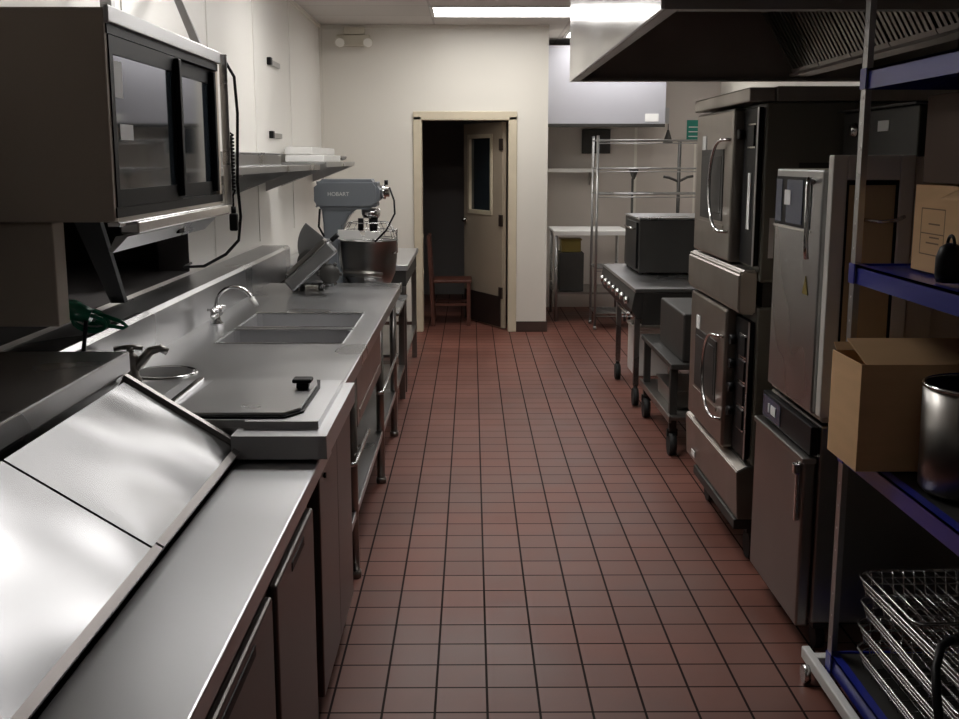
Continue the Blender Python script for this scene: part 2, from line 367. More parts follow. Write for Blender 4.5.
# green looped thing hanging over the shelf
g = thing('hose_nozzle', (-1.07, 2.99, 1.145), 'glossy green plastic nozzle with looped handle behind the near shelf', 'hose nozzle')
def gp(x, y, z): return (x, y, z)
m = MB('green')
m.tube([(-1.22, 3.02, 1.225), (-1.17, 3.02, 1.228), (-1.10, 3.02, 1.222), (-1.05, 3.02, 1.205)], [.018, .030, .030, .02], 12)
m.build('body', g)
m = MB('green')
for dz, R in ((0, .034), (.008, .026), (-.008, .03)):
    m.tube([(-1.055 + R * 1.5 * math.cos(a * PI / 8), 3.02 + dz, 1.195 + dz + R * .75 * math.sin(a * PI / 8) - .2 * R * math.cos(a * PI / 8)) for a in range(16)], .0055, 8, closed=True)
m.tube([(-1.04, 3.02, 1.19), (-1.0, 3.02, 1.178), (-.965, 3.02, 1.172), (-.955, 3.02, 1.178), (-.97, 3.02, 1.19), (-1.03, 3.02, 1.212)], .006, 8)
m.build('trigger', g)
MB('black').tube([(-1.06, 3.0, 1.195), (-1.063, 3.0, 1.17), (-1.07, 2.99, 1.10), (-1.07, 2.99, 1.0), (-1.07, 2.99, .972)], .006).build('stem', g)

# ---------------------------------------------------------------- ice bin with sliding/hinged lid between the tables
t = thing('ice_bin', (-.7, 3.3, 0), 'stainless ice bin with flat grey lid and black knob, beside the prep table', 'ice bin')
MB('front').box(-1.05, -.425, 2.96, 3.36, .10, .885, .004).box(-.60, -.425, 3.36, 3.74, .10, .85, .004).build('body', t)
m = MB('steel_top')
m.box(-.605, -.365, 2.685, 2.776, .888, .948).box(-.88, -.365, 2.776, 3.36, .888, .948)
m.box(-.585, -.395, 2.76, 2.778, .948, .968).box(-.88, -.395, 2.778, 3.30, .948, .968)
m.build('rim', t)
l = MB('steel').prism([(-.79, 2.80), (-.49, 2.80), (-.455, 2.86), (-.455, 3.18), (-.47, 3.27), (-.77, 3.27)], 'z', .974, .982, .002).build('lid', t)
MB('black').prism([(-.80, 2.79), (-.487, 2.79), (-.447, 2.855), (-.447, 3.18), (-.46, 3.28), (-.78, 3.28)], 'z', .9685, .9735).build('gasket', l)
MB('black').box(-.505, -.470, 3.10, 3.13, .9825, 1.0, .004).box(-.515, -.46, 3.09, 3.14, 1.0, 1.012, .004).build('knob', l)
MB('steel').box(-1.09, -.882, 2.83, 3.28, .912, .966, .002).build('fixed_cover', t)
MB('chrome').box(-.832, -.815, 2.79, 3.29, .9685, .980, .002).build('hinge_strip', t)
for z in (.80, .74): MB('black').cyl((-.424, 3.05, z), (-.418, 3.05, z), .008).build('bolt', t)
for x in (-1.0, -.47):
    for y in (3.0, 3.68) if x > -.6 else (3.0, 3.3): MB('dark').cyl((x, y, 0), (x, y, .10), .02).build('leg', t)

# ---------------------------------------------------------------- sink counter
SX, SZ = -.42, .91
t = thing('sink_counter', (-.85, 5, 0), 'long stainless counter with two sunken sinks and backsplash along the left wall', 'sink counter')
bas = [(-1.03, -.51, 4.33, 4.70), (-1.03, -.51, 4.76, 5.22)]
m = MB('steel'); X0, X1, Y0, Y1, z0, z1 = -1.20, SX, 3.375, 6.52, SZ - .035, SZ
m.box(X0, X1, Y0, bas[0][2], z0, z1).box(X0, X1, bas[1][3], Y1, z0, z1)
m.box(X0, bas[0][0], bas[0][2], bas[1][3], z0, z1).box(bas[0][1], X1, bas[0][2], bas[1][3], z0, z1).box(bas[0][0], bas[0][1], bas[0][3], bas[1][2], z0, z1)
m.box(-1.20, -.62, 3.362, 3.375, z0, z1)
m.box(X1 - .006, X1 + .006, Y0, Y1, SZ - .05, SZ + .003, .003)
m.build('worktop', t)
for (a, b_, c, e_) in bas:
    m = MB('basin'); w = .008; zb = .66
    a += .001; b_ -= .001; c += .001; e_ -= .001
    m.box(a, a + w, c, e_, zb, SZ - .002).box(b_ - w, b_, c, e_, zb, SZ - .002).box(a + w, b_ - w, c, c + w, zb, SZ - .002).box(a + w, b_ - w, e_ - w, e_, zb, SZ - .002).box(a, b_, c, e_, zb - w, zb)
    a += w; b_ -= w; c += w; e_ -= w
    for px, py, sx, sy in ((a, c, 1, 1), (b_, c, -1, 1), (b_, e_, -1, -1), (a, e_, 1, -1)):
        m.prism([(px, py), (px + .022 * sx, py), (px + .008 * sx, py + .008 * sy), (px, py + .022 * sy)], 'z', zb, SZ - .003)
    bo = m.build('basin', t)
    MB('chrome').box(a - .005, b_ + .005, e_ - .002, e_ + .012, SZ + .0005, SZ + .004, .001).box(a - .005, b_ + .005, c - .012, c + .002, SZ + .0005, SZ + .004, .001).build('rim', bo)
    MB('chrome').cyl(((a + b_) / 2, (c + e_) / 2, zb), ((a + b_) / 2, (c + e_) / 2, zb + .006), .04).build('drain', bo)
m = MB('steel'); m.prism([(-1.20, SZ - .035), (-1.20, 1.06), (-1.215, 1.075), (-1.385, 1.075), (-1.385, SZ - .035)], 'y', 2.84, 7.3)
m.build('backsplash', t)
m = MB('steel_dark').box(-1.10, -.445, 4.28, 5.27, .62, .654).box(-.455, -.447, 4.2, 5.32, .60, .872, .002)
m.build('apron', t)
for y in (4.15, 5.45, 6.42):
    for x in (-1.14, -.465):
        MB('steel_dark').cyl((x, y, 0.02), (x, y, .876), .02).cyl((x, y, 0), (x, y, .03), .026).build('leg', t)
MB('steel').box(-1.15, -.455, 3.95, 6.48, .26, .275, .004).box(-.462, -.452, 3.95, 6.48, .245, .278, .002).build('undershelf', t)
for ya, yb in ((4.0, 4.55), (5.3, 6.4)): MB('wire').tube([(-.465, ya, .50), (-.44, ya + .02, .50), (-.44, yb, .50)], .009).build('towel_rail', t)

# chrome gooseneck tap
t = thing('faucet', (-1.13, 4.84, SZ), 'chrome gooseneck faucet with cross handles behind the twin sinks', 'faucet')
m = MB('chrome'); m.lathe([(0, 0), (.028, 0), (.028, .01), (.018, .02), (.016, .06), (.022, .07), (.012, .085), (0, .085)], (-1.13, 4.84, SZ + .001), 20)
m.tube([(-1.13, 4.90, SZ + .045), (-1.13, 4.78, SZ + .045)], .014)
m.build('body', t)
m = MB('chrome'); p = [(-1.13, 4.84, SZ + .08)] + [(-1.13 + .165 * (1 - math.cos(a)) / 2 * 1.0, 4.84, SZ + .085 + .085 * math.sin(a)) for a in [PI * i / 14 for i in range(13)]] + [(-.955, 4.84, SZ + .088)]
m.tube(p, .008, 10); m.build('spout', t)
MB('white').cyl(p[-2], (-.950, 4.84, SZ + .080), .012).build('nozzle', t)
for y in (4.905, 4.775):
    m = MB('chrome').cyl((-1.13, y, SZ + .045), (-1.13, y, SZ + .075), .012)
    m.tube([(-1.155, y, SZ + .075), (-1.105, y, SZ + .075)], .006).tube([(-1.13, y - .022, SZ + .075), (-1.13, y + .022, SZ + .075)], .006); m.build('handle', t)
# round hand sink ring and its tap
cx, cy = -1.06, 3.72
t = thing('hand_sink', (cx, cy, SZ), 'small round bowl with bright steel rim set in the counter behind the ice bin', 'sink')
MB('chrome').lathe([(.098, .002), (.108, .006), (.118, .004), (.118, .001), (.098, .001)], (cx, cy, SZ), 40).build('rim', t)
MB('dark').lathe([(.098, .0035), (.0, .0012)], (cx, cy, SZ), 32).build('bowl', t)
t = thing('faucet', (-1.14, 3.56, SZ), 'short dark chrome faucet with lever handles beside the small round bowl', 'faucet')
m = MB('steel_dark').lathe([(0, 0), (.034, 0), (.034, .012), (.026, .02), (.022, .075), (.026, .085), (.012, .10), (0, .10)], (-1.12, 3.56, SZ + .001), 20)
m.tube([(-1.12, 3.56, SZ + .04), (-1.09, 3.57, SZ + .065), (-1.06, 3.58, SZ + .10), (-1.03, 3.59, SZ + .108), (-1.01, 3.60, SZ + .095)], [.02, .018, .015, .013, .013], 12)
m.build('body', t)
MB('steel_dark').tube([(-1.17, 3.55, SZ + .112), (-1.12, 3.56, SZ + .118), (-1.08, 3.57, SZ + .112)], .008).cyl((-1.12, 3.56, SZ + .10), (-1.12, 3.56, SZ + .118), .012).build('handle', t)

# ---------------------------------------------------------------- meat slicer
sx, sy = -.93, 6.1
t = thing('meat_slicer', (sx, sy, SZ), 'grey meat slicer with tilted carriage at the far end of the sink counter', 'slicer')
m = MB('slicer'); m.box(-1.04, -.84, 6.03, 6.30, SZ + .03, SZ + .11, .025, seg=3)
for x in (-1.01, -.87):
    for y in (6.06, 6.27): m.cyl((x, y, SZ + .001), (x, y, SZ + .032), .018)
m.prism([(-1.0, SZ + .12), (-.86, SZ + .12), (-.83, SZ + .26), (-.93, SZ + .27)], 'y', 6.12, 6.3, .01)
m.build('base', t)
pts = [(-.80, SZ + .225)] + [(-.80 + .235 * math.cos(math.radians(a)), SZ + .225 + .235 * math.sin(math.radians(a))) for a in range(140, 206, 6)]
pts = [(-.815, SZ + .245)] + [(-.815 + .185 * math.cos(math.radians(a)), SZ + .235 + .185 * math.sin(math.radians(a))) for a in range(138, 206, 6)]
MB('slicer').prism(pts, 'y', 6.10, 6.112).build('gauge_plate', t)
R = Matrix.Rotation(math.radians(-42), 3, 'Y')
MB('slicer').box(-1.07, -.75, 5.93, 5.99, SZ + .10, SZ + .175, .012, rot=R).build('carriage', t)
MB('steel_dark').box(-1.08, -.80, 5.995, 6.04, SZ + .17, SZ + .195, .006, rot=R).build('meat_grip', t)
m = MB('dark').lathe([(0, 0), (.05, .0), (.055, .012), (.05, .024), (0, .024)], (-.81, 5.93, SZ + .10), 24, 'y')
for i in range(6):
    a = i * PI / 3; m.cyl((-.81 + .05 * math.cos(a), 5.942, SZ + .10 + .05 * math.sin(a)), (-.81 + .066 * math.cos(a), 5.942, SZ + .10 + .066 * math.sin(a)), .01, 8)
m.build('knob', t)
MB('dark').lathe([(0, 0), (.065, .004), (.07, .008), (.06, .012), (0, .02)], (-.93, 6.06, SZ + .15), 36, 'y').build('blade', t)
MB('black').tube([(-.80, 5.97, SZ + .275), (-.765, 5.965, SZ + .305)], .013).build('handle', t)

t.location.x += .025; t.location.y += .10; t.scale = (1.04, 1.04, 1.04)
# ---------------------------------------------------------------- mixer stand and mixer
t = thing('mixer_stand', (-.85, 7.05, 0), 'low steel stand under the grey mixer', 'stand')
MB('steel').box(-1.35, -.44, 6.60, 7.52, .70, .72, .004).build('top', t)
for x in (-1.31, -.48):
    for y in (6.65, 7.47): MB('steel_dark').box(x - .02, x + .02, y - .02, y + .02, 0, .70).build('leg', t)
MB('steel_dark').box(-1.33, -.46, 6.64, 7.48, .22, .24).build('shelf', t)
MZ = .721
t = thing('stand_mixer', (-.80, 7.05, MZ), 'big grey planetary mixer with steel bowl, standing left of the doorway', 'mixer')
m = MB('mixer')
m.prism([(-.985, 1.355), (-.965, 1.325), (-.62, 1.325), (-.575, 1.36), (-.575, 1.47), (-.605, 1.512), (-.955, 1.512), (-.985, 1.485)], 'y', 6.93, 7.17, .022)
m.build('head', t)
m = MB('mixer')
m.prism([(-.945, 1.34), (-.70, 1.34), (-.76, 1.30), (-.81, 1.22), (-.835, 1.12), (-.84, .98), (-.80, .86), (-.70, .79), (-.55, .765), (-.55, MZ), (-1.0, MZ), (-1.0, .80), (-.955, .88), (-.93, 1.05), (-.935, 1.25)], 'y', 6.97, 7.13, .012)
m.box(-.98, -.52, 6.88, 7.22, MZ, MZ + .04, .012)
m.build('column', t)
bx, by = -.655, 7.05
m = MB('bowl').lathe([(0, 0), (.09, 0), (.135, .03), (.165, .10), (.178, .20), (.18, .30), (.186, .305), (.186, .312), (.174, .31), (.170, .20), (.15, .09), (.1, .02), (0, .015)], (bx, by, .82), 40)
bo = m.build('bowl', t)
MB('steel_dark').tube([(-.80, 6.93, .93), (-.66, 6.86, .93), (-.56, 6.88, .92)], [.025, .022, .018], 10).build('bowl_yoke', t)
MB('steel_dark').tube([(-.80, 7.17, .93), (-.66, 7.25, .93)], .022).build('bowl_yoke', t)
m = MB('wire')
for z, R_ in ((1.14, .180), (1.19, .165), (1.24, .13)): m.torus((bx, by, z), R_, .0035, n=28, k=6)
for i in range(12):
    a = i * PI / 6; m.tube([(bx + .18 * math.cos(a), by + .18 * math.sin(a), 1.14), (bx + .165 * math.cos(a), by + .165 * math.sin(a), 1.19), (bx + .13 * math.cos(a), by + .13 * math.sin(a), 1.24)], .0025, 6)
m.build('bowl_guard', t)
MB('white').prism([(-.83, 1.145), (-.67, 1.145), (-.70, 1.20), (-.83, 1.205)], 'y', 6.86, 6.868).prism([(-.67, 1.15), (-.56, 1.145), (-.56, 1.18), (-.66, 1.20)], 'y', 6.87, 6.876).build('splash_shield', t)
MB('chrome').lathe([(0, 0), (.05, 0), (.06, .02), (.06, .06), (0, .06)], (-.64, 7.05, 1.268), 24).build('planetary_ring', t)
MB('black').cyl((-.625, 7.05, 1.268), (-.625, 7.05, 1.16), .03, r2=.022).cyl((-.70, 7.0, 1.268), (-.70, 7.0, 1.19), .018).cyl((-.625, 7.05, 1.16), (-.64, 7.05, .98), .012).build('agitator', t)
m = MB('chrome').lathe([(0, 0), (.045, 0), (.045, .03), (.03, .035), (.03, .055), (0, .055)], (-.575, 7.05, 1.43), 24, 'x'); hb = m.build('attachment_hub', t)
MB('black').cyl((-.54, 7.05, 1.475), (-.54, 7.05, 1.505), .012).build('thumb_screw', hb)
MB('black').tube([(-.515, 6.99, 1.46), (-.485, 6.96, 1.38), (-.48, 6.93, 1.30), (-.53, 6.86, 1.20), (-.60, 6.85, 1.13)], .006).build('cord', t)
MB('black').tube([(-.95, 6.95, 1.328), (-.955, 6.92, 1.22), (-.92, 6.90, 1.16)], .007).build('cord', t)
MB('chrome').tube([(-.50, 6.95, 1.19), (-.47, 6.95, 1.20), (-.47, 6.95, 1.06), (-.50, 6.95, 1.05)], .007).build('bowl_clamp', t)
# lettering on the mixer head
fc = bpy.data.curves.new('maker_lettering', 'FONT'); fc.body = 'HOBART'; fc.size = .034; fc.extrude = .0006; fc.align_x = 'CENTER'
tmp = bpy.data.objects.new('maker_lettering', fc); COL.objects.link(tmp)
bpy.context.view_layer.update()
me = bpy.data.meshes.new_from_object(tmp.evaluated_get(bpy.context.evaluated_depsgraph_get())); bpy.data.objects.remove(tmp)
me.transform(Matrix.Translation((-.83 - t.location.x, 6.9285 - t.location.y, 1.41 - t.location.z)) @ Matrix.Rotation(PI / 2, 4, 'X'))
me.materials.clear(); me.materials.append(M['paper'])
lt = bpy.data.objects.new('maker_lettering', me); COL.objects.link(lt); lt.parent = t

# far work table by the door
t = thing('work_table', (-.9, 8.4, 0), 'steel-topped table against the left wall beside the door frame', 'table')
MB('steel_top').box(-1.385, -.445, 7.66, 9.17, .87, .91, .005).build('top', t)
MB('dark').box(-1.37, -.46, 7.68, 9.15, .76, .869).build('apron', t)
for x in (-1.34, -.48):
    for y in (7.71, 9.11): MB('steel_dark').box(x - .02, x + .02, y - .02, y + .02, 0, .76).build('leg', t)
MB('steel_dark').box(-1.36, -.46, 7.69, 9.13, .25, .27).build('shelf', t)

# ---------------------------------------------------------------- wall shelves and what is on them
t = thing('wall_shelf', (-1.2, 6.2, 1.44), 'long steel wall shelf behind the glass-door cabinet, above the mixer', 'shelf', 'steel wall shelves on the left wall')
MB('steel').box(XL, -1.04, 4.6, 7.6, 1.585, 1.597, .003).box(-1.045, -1.03, 4.6, 7.6, 1.565, 1.60, .003).build('board', t)
for y in (5.1, 6.4, 7.585): MB('steel').prism([(XL + .001, 1.584), (-1.047, 1.584), (-1.047, 1.555), (XL + .001, 1.42)], 'y', y - .006, y + .006).build('bracket', t)
t = thing('wall_shelf', (-1.2, 8.9, 1.44), 'shorter steel wall shelf in the far left corner, left of the doorway', 'shelf', 'steel wall shelves on the left wall')
MB('steel').box(XL, -1.04, 7.95, 9.85, 1.600, 1.612, .003).box(-1.045, -1.03, 7.95, 9.85, 1.58, 1.615, .003).build('board', t)
for y in (8.2, 9.83): MB('steel').prism([(XL + .001, 1.599), (-1.047, 1.599), (-1.047, 1.575), (XL + .001, 1.44)], 'y', y - .006, y + .006).build('bracket', t)
tag(MB('steel').box(-1.36, -1.08, 5.0, 6.35, 1.598, 1.66, .006).box(-1.37, -1.07, 5.0, 6.36, 1.66, 1.668, .003).build('steam_pan'), 'long shallow steel pan on the nearer wall shelf', 'pan')
tag(MB('white').box(-1.34, -1.06, 8.05, 9.05, 1.616, 1.665, .008).build('tray'), 'long pale tray lying on the far wall shelf', 'tray')
tag(MB('white').box(-1.36, -1.16, 8.15, 9.5, 1.667, 1.725, .01).build('carton'), 'pale long carton lying on the tray on the far wall shelf', 'box')
tt = MB('steel_dark').tube([(-1.13, 9.15, 1.652), (-1.12, 9.55, 1.655)], .010).lathe([(0, -.03), (.03, -.02), (.04, 0), (.03, .01), (0, .01)], (-1.11, 9.62, 1.655), 16)
tag(tt.build('ladle'), 'steel ladle lying at the far end of the far wall shelf', 'ladle')
for z, lab in ((2.295, 'short grey strap bracket high on the left wall, upper of two'), (1.80, 'short grey strap bracket on the left wall just above the pan, lower of two')):
    t = thing('strap_bracket', (XL, 7.9, z), lab, 'bracket', 'strap brackets on the left wall')
    MB('steel').box(XL, XL + .02, 7.83, 8.2, z - .018, z + .018, .004).build('strap', t)
    MB('black').box(XL, XL + .03, 7.775, 7.83, z - .022, z + .028, .004).build('knuckle', t)

# ---------------------------------------------------------------- wall cabinet with sliding glass doors
CX, CY0, CY1, CZ0, CZ1 = -.90, 2.80, 4.02, 1.475, 1.998
t = thing('wall_refrigerator', (-1.15, 3.4, 1.475), 'wall-mounted steel display refrigerator with two dark glass doors, upper left', 'refrigerator')
m = MB('steel_side')
m.box(XL + .004, CX, CY0, CY0 + .03, CZ0, CZ1, .004).box(XL + .004, CX, CY1 - .03, CY1, CZ0, CZ1, .004).box(XL + .004, CX, CY0 + .03, CY1 - .03, CZ0, CZ0 + .03).box(XL + .004, CX, CY0 + .03, CY1 - .03, CZ1 - .04, CZ1).box(XL + .004, XL + .03, CY0 + .03, CY1 - .03, CZ0 + .03, CZ1 - .04)
m.build('body', t)
MB('steel').box(CX + .001, CX + .014, CY0 - .002, CY1 + .002, CZ1 - .035, CZ1 + .006, .003).build('top_trim', t)
MB('black').box(CX - .01, CX + .004, CY0 + .012, CY1 - .012, CZ1 - .06, CZ1 - .037).box(CX - .01, CX + .004, CY0 + .012, CY1 - .012, CZ0 + .01, CZ0 + .035).build('track', t)
for i, (y0, y1, xo) in enumerate(((CY0 + .02, CY0 + .66, .0), (CY0 + .64, CY1 - .03, -.018))):
    x1 = CX + .004 + xo; x0 = x1 - .015; a, b_ = CZ0 + .036, CZ1 - .062; w = .045
    m = MB('black').box(x0, x1, y0, y0 + w * .6, a, b_).box(x0, x1, y1 - w, y1, a, b_).box(x0, x1, y0 + w * .6, y1 - w, a, a + w).box(x0, x1, y0 + w * .6, y1 - w, b_ - w, b_)
    dr = m.build('door', t)
    MB('black_glass').box(x0 + .004, x1 - .004, y0 + w * .6, y1 - w, a + w, b_ - w).build('pane', dr)
    MB('black').box(x1, x1 + .018, y1 - w + .002, y1 - .014, a + .01, b_ - .005, .004).build('handle', dr)
    if i == 0:
        MB('paper').box(x1 - .0035, x1 - .002, y0 + .035, y0 + .10, b_ - .15, b_ - .06).build('sticker', dr)
        MB('paper').box(x1 - .0035, x1 - .002, y0 + .06, y0 + .17, a + .17, a + .21).build('sticker', dr)
for z in (CZ0 + .17, CZ0 + .32): MB('steel_dark').box(XL + .05, CX - .07, CY0 + .04, CY1 - .04, z, z + .008).build('shelf', t)
MB('chrome').box(CX - .02, CX + .030, CY0 + .10, CY1 - .03, CZ0 - .035, CZ0 - .003, .004).box(CX - .02, CX + .012, CY0, CY1, CZ0 - .012, CZ0 - .001, .002).build('bottom_rail', t)
pl = MB('steel').prism([(CX - .02, CZ0 - .04), (CX + .012, CZ0 - .04), (CX - .03, CZ0 - .082), (CX - .04, CZ0 - .078)], 'y', CY0 + .06, CY1 - .16).build('control_plate', t)
MB('black').box(CX - .012, CX - .002, CY0 + .62, CY0 + .68, CZ0 - .068, CZ0 - .055).build('switch', pl)
MB('steel_side').box(XL + .004, -1.08, 2.86, 2.94, 1.20, 1.470, .004).build('compressor_housing', t)
MB('black').hexa([(-1.19, 3.3, 1.468), (-1.11, 3.3, 1.468), (-1.11, 3.33, 1.468), (-1.19, 3.33, 1.468), (-1.385, 4.20, 1.09), (-1.33, 4.20, 1.09), (-1.33, 4.24, 1.09), (-1.385, 4.24, 1.09)]).build('brace', t)
MB('steel').hexa([(-.96, 3.98, 1.987), (-.93, 3.98, 1.987), (-.93, 4.02, 1.987), (-.96, 4.02, 1.987), (-1.395, 5.15, 2.50), (-1.365, 5.15, 2.50), (-1.365, 5.20, 2.47), (-1.395, 5.20, 2.47)]).build('tie_strap', t)
MB('steel').box(-1.30, -1.26, 4.02, 4.06, 1.987, ZC - .002).build('hanger_post', t)
# cords at the far end of the cabinet
t = thing('power_cord', (-.885, 4.14, 1.30), 'black coiled power cords hanging at the far end of the glass-door refrigerator', 'cord')
def coil(x, y, za, zb, R_, turns):
    n = turns * 8; return [(x + R_ * math.cos(2 * PI * i / 8), y + R_ * math.sin(2 * PI * i / 8), za + (zb - za) * i / n) for i in range(n + 1)]
MB('black').tube([(-.90, 4.125, 1.99), (-.895, 4.13, 1.80), (-.89, 4.13, 1.73)] + coil(-.885, 4.13, 1.72, 1.52, .009, 16) + [(-.885, 4.13, 1.50), (-.885, 4.13, 1.44)], .004, 6).build('coiled_cord', t)
MB('black').tube([(-.93, 4.125, 2.0), (-.90, 4.14, 1.99), (-.87, 4.16, 1.93), (-.865, 4.17, 1.80), (-.875, 4.17, 1.55), (-.87, 4.18, 1.42), (-.885, 4.2, 1.33), (-.94, 4.22, 1.275), (-1.05, 4.32, 1.22), (-1.2, 4.6, 1.19), (-1.32, 5.1, 1.15), (-1.395, 5.48, 1.125)], .006, 8).build('hanging_cord', t)
MB('black').box(-.90, -.87, 4.115, 4.145, 1.37, 1.435, .006).cyl((-.885, 4.13, 1.435), (-.885, 4.13, 1.46), .009).build('plug', t)
MB('steel').box(-.90, -.872, 4.05, 4.058, 1.47, 2.0, .002).build('cord_channel', t)

# ================================================================= RIGHT SIDE
# ---------------------------------------------------------------- exhaust hood
HX, HY0, HY1, HZ = .60, 3.62, 6.92, 2.10
HXR = 2.45
t = thing('exhaust_hood', (1.5, 5.2, HZ), 'huge stainless canopy exhaust hood hanging over the ovens on the right', 'hood')
m = MB('steel_hood'); m.box(HX, HX + .012, HY0, HY1, HZ, ZC - .005).build('front_panel', t)
MB('steel_hood', 'hood_inside').box(HX + .012, HXR, HY1 - .012, HY1, HZ, ZC - .005).use(1).box(HX + .0125, HXR, HY1 - .016, HY1 - .0125, HZ, ZC - .006).build('end_panel', t)
MB('steel_dark').box(HX + .012, HXR, HY0, HY0 + .012, HZ, ZC - .005).build('end_panel', t)
MB('hood_inside').box(HX + .0125, HX + .016, HY0 + .013, HY1 - .017, HZ + .001, 2.60).box(HX + .017, HXR, HY0 + .013, HY1 - .017, 2.60, 2.62).build('lining', t)
m = MB('steel_dark').box(HX + .0165, HX + .06, HY0 + .014, HY1 - .018, HZ, HZ + .02, .003).box(HX + .06, HXR, HY0 + .014, HY0 + .06, HZ, HZ + .02, .003)
m.box(HX + .06, HXR, HY1 - .06, HY1 - .018, HZ, HZ + .02, .003).build('drip_gutter', t)
MB('steel_dark').box(HXR - .01, HXR, HY0 + .013, HY1 - .017, HZ + .02, 2.60).build('rear_panel', t)
FX0, FZ0, FX1, FZ1 = 1.97, 2.16, 1.76, 2.52
n = 6; fl = (HY1 - HY0 - .12) / n
for i in range(n):
    y0 = HY0 + .06 + i * fl; y1 = y0 + fl - .01
    m = MB('steel_dark')
    def P2(s, h):
        L = math.hypot(FX1 - FX0, FZ1 - FZ0); nx, nz = -(FZ1 - FZ0) / L, (FX1 - FX0) / L
        return (FX0 + (FX1 - FX0) * s + nx * h, FZ0 + (FZ1 - FZ0) * s + nz * h)
    for a, b_ in ((0, .06), (.94, 1)): m.prism([P2(a, 0), P2(b_, 0), P2(b_, .03), P2(a, .03)], 'y', y0, y1)
    nb = 9
    for k_ in range(nb):
        yy = y0 + (y1 - y0) * k_ / nb; m.prism([P2(.06, 0), P2(.94, 0), P2(.94, .028), P2(.06, .028)], 'y', yy, yy + (y1 - y0) / nb * .55)
    m.prism([P2(0, -.012), P2(1, -.012), P2(1, -.006), P2(0, -.006)], 'y', y0, y1)
    m.build('baffle_filter', t)
MB('hood_inside').prism([(FX0 - .03, FZ0 - .03), (FX0 + .08, FZ0 - .03), (FX0 + .08, FZ0), (FX0 + .07, FZ0), (FX0 + .07, FZ0 - .02), (FX0 - .03, FZ0 - .015)], 'y', HY0 + .02, HY1 - .02).prism([(FX1 - .02, FZ1 + .005), (FX1 + .05, FZ1 + .005), (FX1 + .05, 2.598), (FX1 - .02, 2.598)], 'y', HY0 + .02, HY1 - .02).build('grease_trough', t)

# ---------------------------------------------------------------- double convection oven
OX = 1.12; OY0_, OY1_ = 4.26, 5.28
t = thing('convection_oven', (1.6, 4.77, 0), 'tall double-stacked convection oven with curved door handles on the right', 'oven')
MB('oven_side').box(OX, 2.05, OY0_, OY1_, 1.16, 1.845, .008).build('upper_body', t)
MB('oven_side').box(OX, 2.05, OY0_, OY1_, .42, 1.06, .008).build('lower_body', t)
MB('dark').box(OX + .02, 2.0, OY0_ + .02, OY1_ - .02, 1.06, 1.16).build('spacer', t)
MB('oven_front').box(1.055, 1.155, OY0_ + .02, OY1_ + .03, 1.848, 1.902, .006).box(1.156, 2.05, OY0_, OY1_, 1.848, 1.905, .004).build('top_cap', t)
def oven_door(z0, z1, label=None):
    y0, y1 = 4.52, 5.24; x0, x1 = 1.055, OX - .003
    dr = MB('oven_front').box(x0, x1, y0, y1, z0, z1, .012).build('door', t)
    MB('dark').box(x0 - .004, x0 + .001, y0 + .14, y1 - .14, z0 + .16, z1 - .16, .003).box(x0 - .006, x0 - .002, y0 + .17, y1 - .17, z0 + .19, z1 - .19, .002).build('window', dr)
    cyc, czc = y0 + .06, (z0 + z1) / 2; hh = (z1 - z0) * .30
    pts = [(x0 - .002, y0 + .02, czc + hh)] + [(x0 - .03, y0 + .06 + .22 * math.sin(a) ** .8, czc + hh * math.cos(a)) for a in [PI * i / 14 for i in range(15)]] + [(x0 - .002, y0 + .02, czc - hh)]
    MB('chrome').tube(pts, .007, 10).build('handle', dr)
    MB('oven_front').box(x0 - .003, x0 + .001, y0 + .11, y1 - .11, z0 + .13, z0 + .145).build('window_sill', dr)
    MB('paper').box(x0 - .0035, x0 + .001, y1 - .22, y1 - .15, z1 - .17, z1 - .10).build('sticker', dr)
MB('paper').box(1.148, 1.168, OY0_ - .003, OY0_ - .0005, 1.255, 1.41).build('label_strip', t)
oven_door(1.215, 1.835); oven_door(.43, 1.02)
m = MB('oven_front').prism([(1.045, 1.045), (1.045, 1.19), (1.06, 1.205), (OX - .003, 1.205), (OX - .003, 1.03), (1.06, 1.03)], 'y', OY0_ + .02, OY1_ + .01, .008)
m.build('middle_panel', t)
def ctrl(z0, z1, n_):
    c = MB('black').box(1.095, OX - .002, OY0_ + .03, 4.50, z0, z1, .004).build('control_panel', t)
    MB('steel').box(1.092, 1.0945, OY0_ + .01, OY0_ + .03, z0, z1).build('edge_trim', c)
    for i in range(n_):
        z = z1 - .10 - i * (z1 - z0 - .16) / max(1, n_)
        MB('chrome').box(1.093, 1.0955, OY0_ + .05, OY0_ + .17, z - .055, z + .04).build('switch_plate', c)
        MB('black').box(1.088, 1.0935, OY0_ + .06, OY0_ + .16, z - .048, z + .033).cyl((1.088, OY0_ + .22, z), (1.066, OY0_ + .22, z), .02).build('knob', c)
    return c
c = ctrl(1.22, 1.83, 1); MB('paper').box(1.090, 1.0945, OY0_ + .09, OY0_ + .13, 1.36, 1.58).build('label_strip', c)
ctrl(.44, 1.0, 4)
MB('oven_front').prism([(1.06, .40), (1.10, .42), (OX + .03, .42), (OX + .03, .20), (1.07, .20)], 'y', OY0_ - .01, OY1_ + .03, .004).build('lower_panel', t)
MB('paper').box(1.058, 1.062, OY1_ - .22, OY1_ - .14, .235, .262).build('name_tag', t)
MB('dark').box(1.10, 2.02, OY0_ + .02, OY1_ - .02, .30, .419).box(1.06, 1.12, OY0_, OY1_ - .2, .155, .198, .004).build('base_frame', t)
for y in (OY0_ + .10, OY1_ - .14):
    for x in (1.16, 1.92):
        c = MB('dark').box(x - .03, x + .03, y - .04, y + .04, .12, .30 if x > 1.5 else .199).build('caster', t); MB('rubber').cyl((x - .02, y, .061), (x + .02, y, .061), .06).build('wheel', c)
